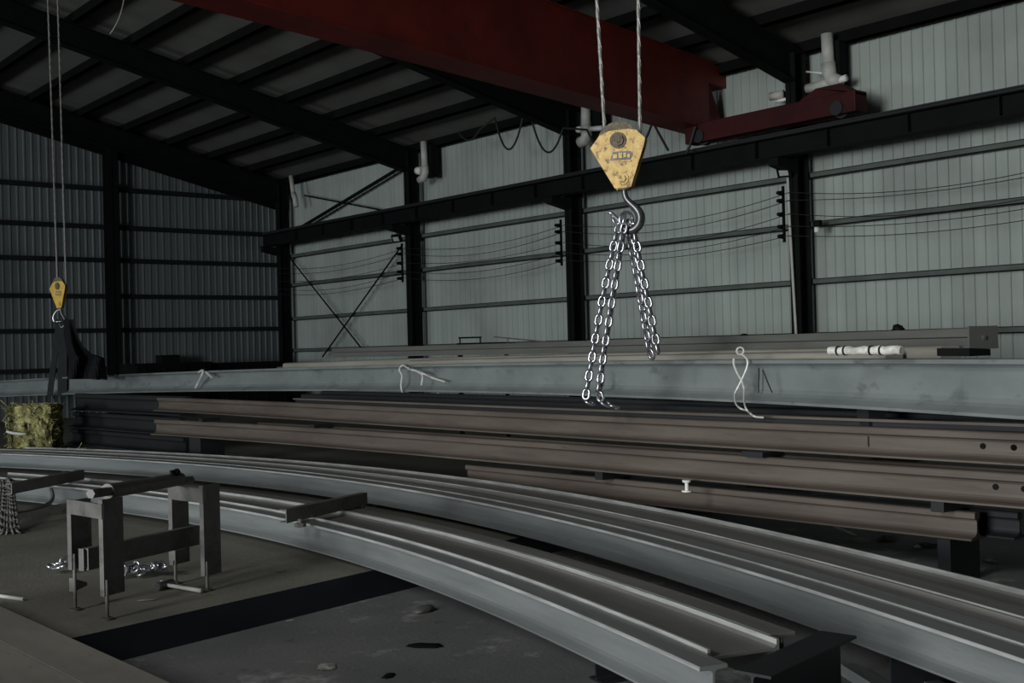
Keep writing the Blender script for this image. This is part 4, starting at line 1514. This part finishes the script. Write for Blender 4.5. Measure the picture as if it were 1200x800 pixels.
# ------------------------------------------------------------------ welding stand
ft = {'a': G(-2.77, 7.35), 'b': G(-2.46, 7.04), 'c': G(-2.36, 8.15), 'd': G(-2.06, 7.86)}
ft = {'a': atz(88.5, 715, 0), 'b': atz(126, 726, 0), 'c': atz(206, 684, 0), 'd': atz(243, 692, 0)}
cen = sum((v for v in ft.values()), Vector()) / 4
t = thing('welding_stand', 'four-legged grey steel roller stand on the slab with pipe across its top', 'stand', Vector((cen.x, cen.y, 0)))
o0 = Vector(t.location)
long_d = ((ft['c'] + ft['d']) - (ft['a'] + ft['b'])).normalized()      # from the near frame to the far frame
wide_d = (ft['b'] - ft['a']); wide_d.z = 0; wide_d.normalize()
ang = math.atan2(long_d.y, long_d.x)


def angle_leg(p, z0, z1, back):
    """Angle-iron leg with one leaf along the stand, one across."""
    bm = bmesh.new()
    across = Vector((-long_d.y, long_d.x, 0))
    if across.dot(RGT) > 0:
        across = -across                       # towards the lit side
    lw, sw, th = .165, .035, .012
    poly = [(0, 0), (lw, 0), (lw, th), (th, th), (th, sw), (0, sw)]
    o_ = Vector((p.x, p.y, z0)) - o0
    prism(bm, poly, o_, long_d, across, UP * (z1 - z0))
    return bm


ZT = {'a': .70, 'b': .735, 'c': .66, 'd': .715}
ZB = {'a': .26, 'b': .145, 'c': .135, 'd': .10}
for k in 'abcd':
    link('leg', angle_leg(ft[k] - long_d * .02, ZB[k], ZT[k], 0), 'stand', t)
    bm = bmesh.new()
    q2 = ft[k] - o0
    tube(bm, [q2 + UP * .012, q2 + UP * (ZB[k] + .1)], .011, 10)
    link('screw_foot', bm, 'stand', t)
    bm = bmesh.new()
    disc(bm, q2, UP, .035, .014, 14)
    link('foot_pad', bm, 'stand', t)
for k in 'ac':
    bm = bmesh.new()
    q2 = ft[k] - o0
    R = Matrix.Translation(q2) @ Matrix.Rotation(ang, 4, 'Z')
    if k == 'a':
        prism(bm, [(-.01, .12), (-.01, .205), (.1, .16), (.1, .14)], q2, long_d, UP, Vector((-long_d.y, long_d.x, 0)) * .04)
    else:
        box(bm, (-.03, -.03, .17), (.09, .03, .24), R)
    link('foot_bracket', bm, 'stand', t)

# end frames: plates joining the leg heads
for (k1, k2, z0, z1) in (('a', 'b', .62, .71), ('c', 'd', .60, .70)):
    bm = bmesh.new()
    p, q2 = ft[k1] - o0, ft[k2] - o0
    d = (q2 - p).normalized()
    n = Vector((-d.y, d.x, 0))
    prism(bm, [(-.02, z0), ((q2 - p).length + .02, z0 + .0), ((q2 - p).length + .02, z1), (-.02, z1)], p - n * .008 - long_d * .03, d, UP, n * .016)
    link('end_plate', bm, 'stand', t)
# lower tie channel and its lug
ma, mc = (ft['a'] + ft['b']) / 2 - o0, (ft['c'] + ft['d']) / 2 - o0
bm = bmesh.new()
pa_, pb_ = atz(113, 665, .285), atz(226, 650, .285)
pa_ = ma + o0 - long_d * .03
pb_ = mc + o0 + long_d * .07
pts = [Vector((p.x, p.y, .285)) - o0 for p in (pa_, pa_.lerp(pb_, .5), pb_)]
sweep(bm, pts, prof_channel(.05, .135, .01, .01), -.02)
link('tie_channel', bm, 'stand', t)
bm = bmesh.new()
R = Matrix.Translation(ma) @ Matrix.Rotation(ang, 4, 'Z')
box(bm, (-.05, .0, .28), (-.035, .045, .42), R, .004)
link('lug', bm, 'stand', t)
# top pipe with thinner shaft ends, collar and ball
ra, rb = atd(126, 575.5, 7.2), atd(211, 561, 8.05)
sa, sb = atd(106, 578.5, 7.0), atd(224, 562, 8.2)
bm = bmesh.new(); tube(bm, [ra - o0, rb - o0], .046, 20); link('top_pipe', bm, 'stand', t, False)
bm = bmesh.new(); tube(bm, [sa - o0, sb - o0], .03, 6); link('shaft', bm, 'stand', t)
bm = bmesh.new(); tube(bm, [ra - o0 - (rb - ra) * .004, ra.lerp(rb, .012) - o0], .0475, 20); link('collar', bm, 'stand', t)
bp_ = atd(207, 553, 7.95)
bm = bmesh.new(); tube(bm, [atd(200, 552.5, 7.9) - o0, bp_ - o0], .012, 8)
tube(bm, [atd(201, 558, 7.9) - o0, atd(201, 552, 7.9) - o0], .010, 8)
bmesh.ops.create_icosphere(bm, subdivisions=2, radius=.026, matrix=Matrix.Translation(bp_ - o0)); link('knob', bm, 'black', t)

# hammer by the stand
hp, hq = atz(194, 685, .03), atz(236, 692, .02)
t = thing('hammer', 'sledge hammer with pale handle on the slab between the stand legs', 'hammer', Vector((hp.x, hp.y, 0)))
o0 = Vector(t.location)
dd = (hq - hp).normalized(); n = Vector((-dd.y, dd.x, 0))
bm = bmesh.new(); tube(bm, [hp - o0 - n * .07, hp - o0 - n * .055, hp - o0, hp - o0 + n * .055, hp - o0 + n * .07], [.026, .032, .030, .032, .026], 10); link('head', bm, 'hook', t)
bm = bmesh.new(); tube(bm, [hp - o0 - dd * .03, hp.lerp(hq, .3) - o0, hq - o0], [.012, .014, .016], 10); link('handle', bm, 'pvc', t, True)
bm = bmesh.new(); disc(bm, hp - o0 - dd * .045 + UP * .004, dd, .022, .03, 12); link('handle_tip', bm, 'white', t)

# chain heaps on the slab
def chain_heap(label, centre, rx, ry, n, seed):
    rnd = random.Random(seed)
    me = link_mesh('chain_link', .0115, .105, .076)
    me.materials.append(M['chain'])
    t = thing('loose_chain', label, 'chain', Vector((centre.x, centre.y, 0)), 0, 'loose chains on the slab')
    pts = []
    for k in range(int(n * 1.2)):
        f = k / (n * 1.2)
        pts.append(Vector((centre.x, centre.y, 0)) + RGT * (rx * (2 * f - 1) + rnd.uniform(-.03, .03)) + FWD * (ry * math.sin(k * 1.35) + rnd.uniform(-.02, .02)) + UP * (.04 + .06 * rnd.random()))
    lay_chain(t, me, pts, .068, .5, .3)


chain_heap('silver chain heap on the slab under the tie channel of the stand', atz(167, 672, .03), .20, .06, 15, 2)
chain_heap('short silver chain on the slab outside the stand leg', atz(73, 668, .03), .085, .05, 6, 3)
# chain bunch hanging over the bar end at the picture edge
me = link_mesh('chain_link', .011, .10, .072)
me.materials.append(M['stand'])
t = thing('hanging_chain', 'rusty chain bunch hanging over the bar end at the picture edge', 'chain', atz(10, 627, 0))
for k, (xa, xb) in enumerate(((1, -4), (6, 3), (9, 8), (12, 14), (14, 20))):
    z0 = 12.1 - .1 * k
    lay_chain(t, me, [atd(xa, 562, 12.0), atd(xa, 575, 11.8), atd((xa + xb) / 2, 598, 11.1), atd(xb, 618, 10.8), atd(xb + (k - 2) * 2, 626, 10.62)], .072, k * .6)

# pale stick on the slab at the picture edge
bm = bmesh.new()
tube(bm, [atz(-14, 696, .012), atz(28, 702, .012)], .012, 8)
tag(recentre(link('pale_stick', bm, 'pvc')), 'pale round stick on the slab at the picture edge', 'stick')

# ------------------------------------------------------------------ light
def area(name, loc, target, sx, sy, power, col, spread=180):
    d = bpy.data.lights.new(name, 'AREA')
    d.shape = 'RECTANGLE'
    d.size, d.size_y = sx, sy
    d.energy = power
    d.color = col
    d.spread = math.radians(spread)
    o = bpy.data.objects.new(name, d)
    COL.objects.link(o)
    o.location = loc
    o.rotation_euler = (Vector(target) - Vector(loc)).to_track_quat('-Z', 'Y').to_euler()
    return o


area('doorway_daylight', (LX + .1, 1.5, 3.2), (LX + 10, 2.6, 2.9), 10.0, 6.4, 2700, (.96, 1.0, .985), 120)
area('far_doorway_daylight', (LX + .2, 26.0, 2.0), (2, 30.5, .4), 5, 3.4, 800, (.84, .94, 1.0), 100)
area('roof_fill_light', G(-10, -4, 8.7), G(.5, 8.5), 3.0, 5.0, 420, (.97, 1.0, .99), 95)  # unseen light added under the closed roof to brighten the floor

w = bpy.data.worlds.new('world')
SC.world = w
w.use_nodes = True
bg = w.node_tree.nodes['Background']
bg.inputs['Color'].default_value = (.7, .8, .85, 1)
bg.inputs['Strength'].default_value = .3

vs_ = SC.view_settings
vs_.view_transform = 'Standard'
vs_.look = 'None'
vs_.gamma = 1.0
vs_.use_curve_mapping = False
vs_.exposure = 0.0
